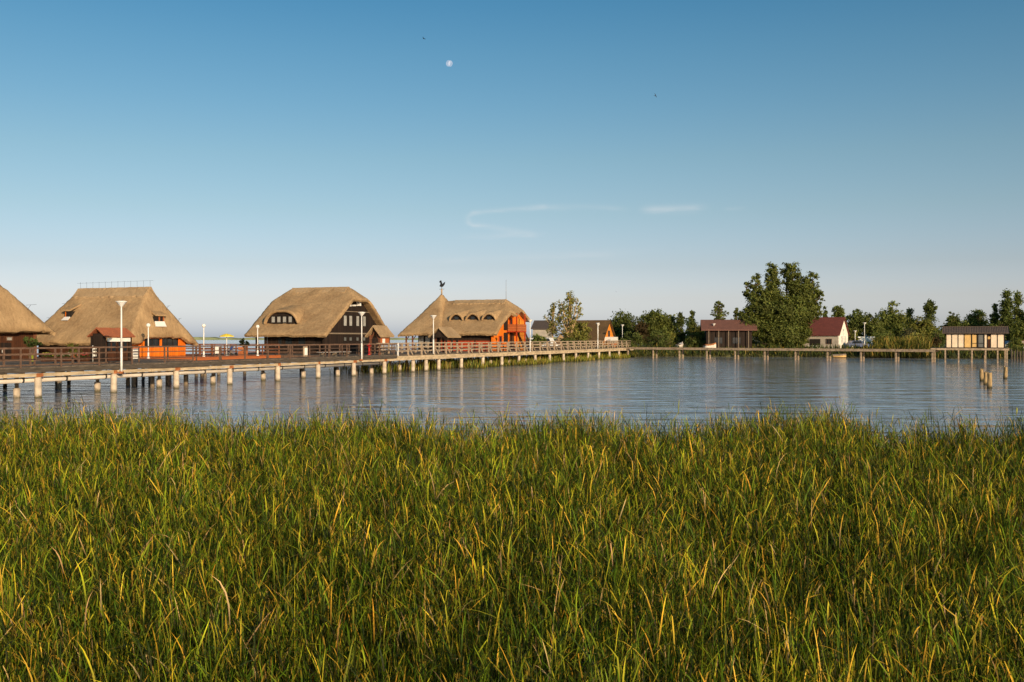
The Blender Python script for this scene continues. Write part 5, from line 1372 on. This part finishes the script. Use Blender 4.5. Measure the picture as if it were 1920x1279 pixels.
sc_ = nt.nodes.new('ShaderNodeMath'); sc_.operation = 'MULTIPLY'; sc_.inputs[1].default_value = .36; nt.links.new(ml.outputs[0], sc_.inputs[0]); nt.links.new(sc_.outputs[0], em.inputs['Strength'])
tr = nt.nodes.new('ShaderNodeBsdfTransparent'); ad = nt.nodes.new('ShaderNodeAddShader'); nt.links.new(tr.outputs[0], ad.inputs[0]); nt.links.new(em.outputs[0], ad.inputs[1])
nt.links.new(ad.outputs[0], nt.nodes['Material Output'].inputs['Surface'])
mo = m.build('moon', 'moon'); mo.location = c; mo.visible_shadow = True
tag(mo, 'pale daytime moon, nearly full, high in the blue sky', 'moon')

def bird(label, px, py, Y, span, bank, head):
    c = at(px, py, Y); m = MB(); L = span * .5
    # body and tail, one skin
    prof = [(-.5, .0), (-.42, .035), (-.2, .075), (.1, .095), (.3, .075), (.42, .05), (.5, .0)]
    n = 8; vs = []; fs = []
    for x, r in prof:
        for k in range(n): a = 2 * math.pi * k / n; vs.append((x * L, r * L * math.cos(a), r * L * math.sin(a) * .85))
    for i in range(len(prof) - 1):
        for k in range(n): fs.append((i * n + k, i * n + (k + 1) % n, (i + 1) * n + (k + 1) % n, (i + 1) * n + k))
    m.add(vs, fs, True)
    m.add([(-.35 * L, -.03 * L, 0), (-.35 * L, .03 * L, 0), (-.85 * L, .14 * L, .02 * L), (-.62 * L, 0, 0), (-.85 * L, -.14 * L, .02 * L)], [(0, 1, 2, 3), (0, 3, 4)])
    for sg in (-1, 1):
        w = [(.22, .05, .03), (.30, .38, .14), (.16, .70, .20), (-.18, 1.0, .20), (.0, .66, .18), (-.04, .36, .12), (-.12, .05, .03)]
        m.add([(x * L, sg * y * L, z * L) for x, y, z in w] + [(x * L, sg * y * L, z * L - .012 * L) for x, y, z in w], [(0, 1, 5, 6), (1, 2, 4, 5), (2, 3, 4), (7, 13, 12, 8), (8, 12, 11, 9), (9, 11, 10)])
    o = m.build('bird', 'black_feather'); o.location = c; o.rotation_euler = (bank, -.1, head)
    tag(o, label, 'bird', 'birds in flight over the lake'); return o
bird('small dark bird flying with level wings left of the moon', 795, 73, 62, .34, .35, 2.6)
bird('small dark bird banking with raised wings in the right half of the sky', 1228.5, 180, 64, .36, 1.1, .6)
bird('tiny dark bird low over the trees near the middle of the photo', 1155, 546.5, 120, .3, .9, 1.4)

# ================================================================== LIGHT, SKY, CAMERA
SUN_AZ = math.radians(27.0); SUN_EL = math.radians(13.5)      # behind the camera, to its right
sdir = Vector((math.cos(SUN_EL) * math.sin(SUN_AZ), -math.cos(SUN_EL) * math.cos(SUN_AZ), math.sin(SUN_EL)))
ld = bpy.data.lights.new('sun', 'SUN'); ld.energy = 5.0; ld.angle = math.radians(0.55); ld.color = (1.0, 0.77, 0.51)
lo_ = bpy.data.objects.new('sun', ld); COL.objects.link(lo_); lo_.rotation_euler = (-sdir).to_track_quat('-Z', 'Y').to_euler(); lo_.location = (40, -80, 60)

w = bpy.data.worlds.new('World'); scene.world = w; w.use_nodes = True; nt = w.node_tree
bg = nt.nodes['Background']; sky = nt.nodes.new('ShaderNodeTexSky'); sky.sky_type = 'NISHITA'; sky.sun_disc = False
sky.sun_elevation = SUN_EL; sky.sun_rotation = math.pi - SUN_AZ; sky.altitude = 100; sky.air_density = 1.0; sky.dust_density = 1.2; sky.ozone_density = 1.6
tc = nt.nodes.new('ShaderNodeTexCoord'); sp = nt.nodes.new('ShaderNodeSeparateXYZ'); nt.links.new(tc.outputs['Generated'], sp.inputs[0])
def M(op, a, b=None, c=None):
    x = nt.nodes.new('ShaderNodeMath'); x.operation = op
    for i, v in enumerate((a, b, c)):
        if v is None: continue
        if isinstance(v, (int, float)): x.inputs[i].default_value = v
        else: nt.links.new(v, x.inputs[i])
    return x.outputs[0]
SKY_HOOK = None
# thin cirrus: streaks in direction space (degrees of azimuth and elevation)
az = M('MULTIPLY', M('ARCTAN2', sp.outputs[0], sp.outputs[1]), 57.2958); el = M('MULTIPLY', M('ARCSINE', sp.outputs[2]), 57.2958)
def smooth(v, a, b):
    r = nt.nodes.new('ShaderNodeMapRange'); r.interpolation_type = 'SMOOTHSTEP'; r.inputs['From Min'].default_value = a; r.inputs['From Max'].default_value = b; nt.links.new(v, r.inputs['Value']); return r.outputs[0]
def gauss(v, s): return M('POWER', 2.718, M('MULTIPLY', M('MULTIPLY', v, v), -1.0 / (s * s)))
mp = nt.nodes.new('ShaderNodeMapping'); mp.inputs['Scale'].default_value = (9, 9, 60); nt.links.new(tc.outputs['Generated'], mp.inputs['Vector'])
nz = nt.nodes.new('ShaderNodeTexNoise'); nz.inputs['Scale'].default_value = 2.0; nz.inputs['Detail'].default_value = 6; nt.links.new(mp.outputs[0], nz.inputs['Vector'])
nzs = smooth(nz.outputs['Fac'], .38, .68)
wob = M('MULTIPLY', M('SUBTRACT', nz.outputs['Fac'], .5), .35)
elw = M('ADD', el, wob)
def streak(el0, slope, az0, a0, a1, fade, wid, amt):
    e = M('SUBTRACT', elw, M('ADD', M('MULTIPLY', M('SUBTRACT', az, az0), slope), el0))
    return M('MULTIPLY', M('MULTIPLY', gauss(e, wid), M('MULTIPLY', smooth(az, a0, a0 + fade), M('SUBTRACT', 1.0, smooth(az, a1 - fade, a1)))), amt)
parts = [streak(7.12, .09, -2.4, -2.6, 2.2, .5, .14, .6), streak(7.48, -.03, 2.0, .5, 7.2, 2.2, .16, .5), streak(7.3, 0.0, 9.0, 7.0, 11.5, 1.2, .20, .8), streak(7.18, 0, 12.6, 11.8, 13.4, .6, .10, .35),
         streak(6.35, -.16, -1.6, -2.5, 1.6, .7, .18, .75), streak(5.85, .04, 0, -3.6, 2.4, 1.6, .16, .4), streak(4.7, .05, 3, -8, 9, 5, .22, .3), streak(3.4, .0, 0, -14, 8, 6, .3, .25)]
hk_a = M('SUBTRACT', az, -1.95); hk_e = M('SUBTRACT', elw, 6.78)
rad = M('SQRT', M('ADD', M('MULTIPLY', hk_a, hk_a), M('MULTIPLY', M('MULTIPLY', hk_e, hk_e), 2.4)))
hook = M('MULTIPLY', M('MULTIPLY', gauss(M('SUBTRACT', rad, .58), .17), M('SUBTRACT', 1.0, smooth(az, -2.3, -1.7))), .55)
tot = hook
for p in parts: tot = M('ADD', tot, p)
cl = M('MULTIPLY', M('MULTIPLY', tot, M('ADD', .45, M('MULTIPLY', nzs, .75))), .26)
# evening tint of the air near the horizon
hs = nt.nodes.new('ShaderNodeHueSaturation'); hs.inputs['Saturation'].default_value = 1.0; hs.inputs['Value'].default_value = 1.0
nt.links.new(sky.outputs[0], hs.inputs['Color'])
gr = nt.nodes.new('ShaderNodeValToRGB'); nt.links.new(sp.outputs[2], gr.inputs['Fac'])
GR = [(0.0, (1, 1, 1)), (1.0, (1, 1, 1))]
gr.color_ramp.elements[0].position = 0; gr.color_ramp.elements[1].position = 1
GRS=[(0.007, [0.4982, 0.5565, 0.903]), (0.0391, [0.424, 0.4155, 0.5847]), (0.0711, [0.3536, 0.3425, 0.4283]), (0.1238, [0.3124, 0.3301, 0.3566]), (0.1756, [0.276, 0.324, 0.3335]), (0.2259, [0.2242, 0.3114, 0.3334]), (0.2745, [0.1814, 0.2978, 0.3299]), (0.3188, [0.1378, 0.2774, 0.3248])]
gr.color_ramp.elements[0].position=GRS[0][0]; gr.color_ramp.elements[0].color=tuple(GRS[0][1])+(1,)
gr.color_ramp.elements[1].position=GRS[-1][0]; gr.color_ramp.elements[1].color=tuple(GRS[-1][1])+(1,)
for z_,c_ in GRS[1:-1]:
    e_=gr.color_ramp.elements.new(z_); e_.color=tuple(c_)+(1,)
hs.inputs['Value'].default_value=3.2790

tint = nt.nodes.new('ShaderNodeMix'); tint.data_type = 'RGBA'; tint.blend_type = 'MULTIPLY'; tint.inputs['Factor'].default_value = 1
nt.links.new(hs.outputs[0], tint.inputs['A']); nt.links.new(gr.outputs['Color'], tint.inputs['B'])
clm = nt.nodes.new('ShaderNodeMix'); clm.data_type = 'RGBA'; nt.links.new(cl, clm.inputs['Factor']); nt.links.new(tint.outputs['Result'], clm.inputs['A']); clm.inputs['B'].default_value = (8.6, 8.3, 8.2, 1)
nt.links.new(clm.outputs['Result'], bg.inputs['Color']); bg.inputs['Strength'].default_value = 0.10

cam = bpy.data.cameras.new('camera'); cam.sensor_width = 36.0; cam.lens = 35.0; cam.clip_end = 8000; cam.clip_start = .1
co = bpy.data.objects.new('camera', cam); COL.objects.link(co); co.location = (0, 0, CAMH); co.rotation_euler = (math.radians(90) - math.atan(6.5 / F), 0, 0)
scene.camera = co
scene.view_settings.view_transform = 'Standard'; scene.view_settings.look = 'None'; scene.view_settings.exposure = 0
scene.cycles.max_bounces = 6; scene.cycles.transparent_max_bounces = 8
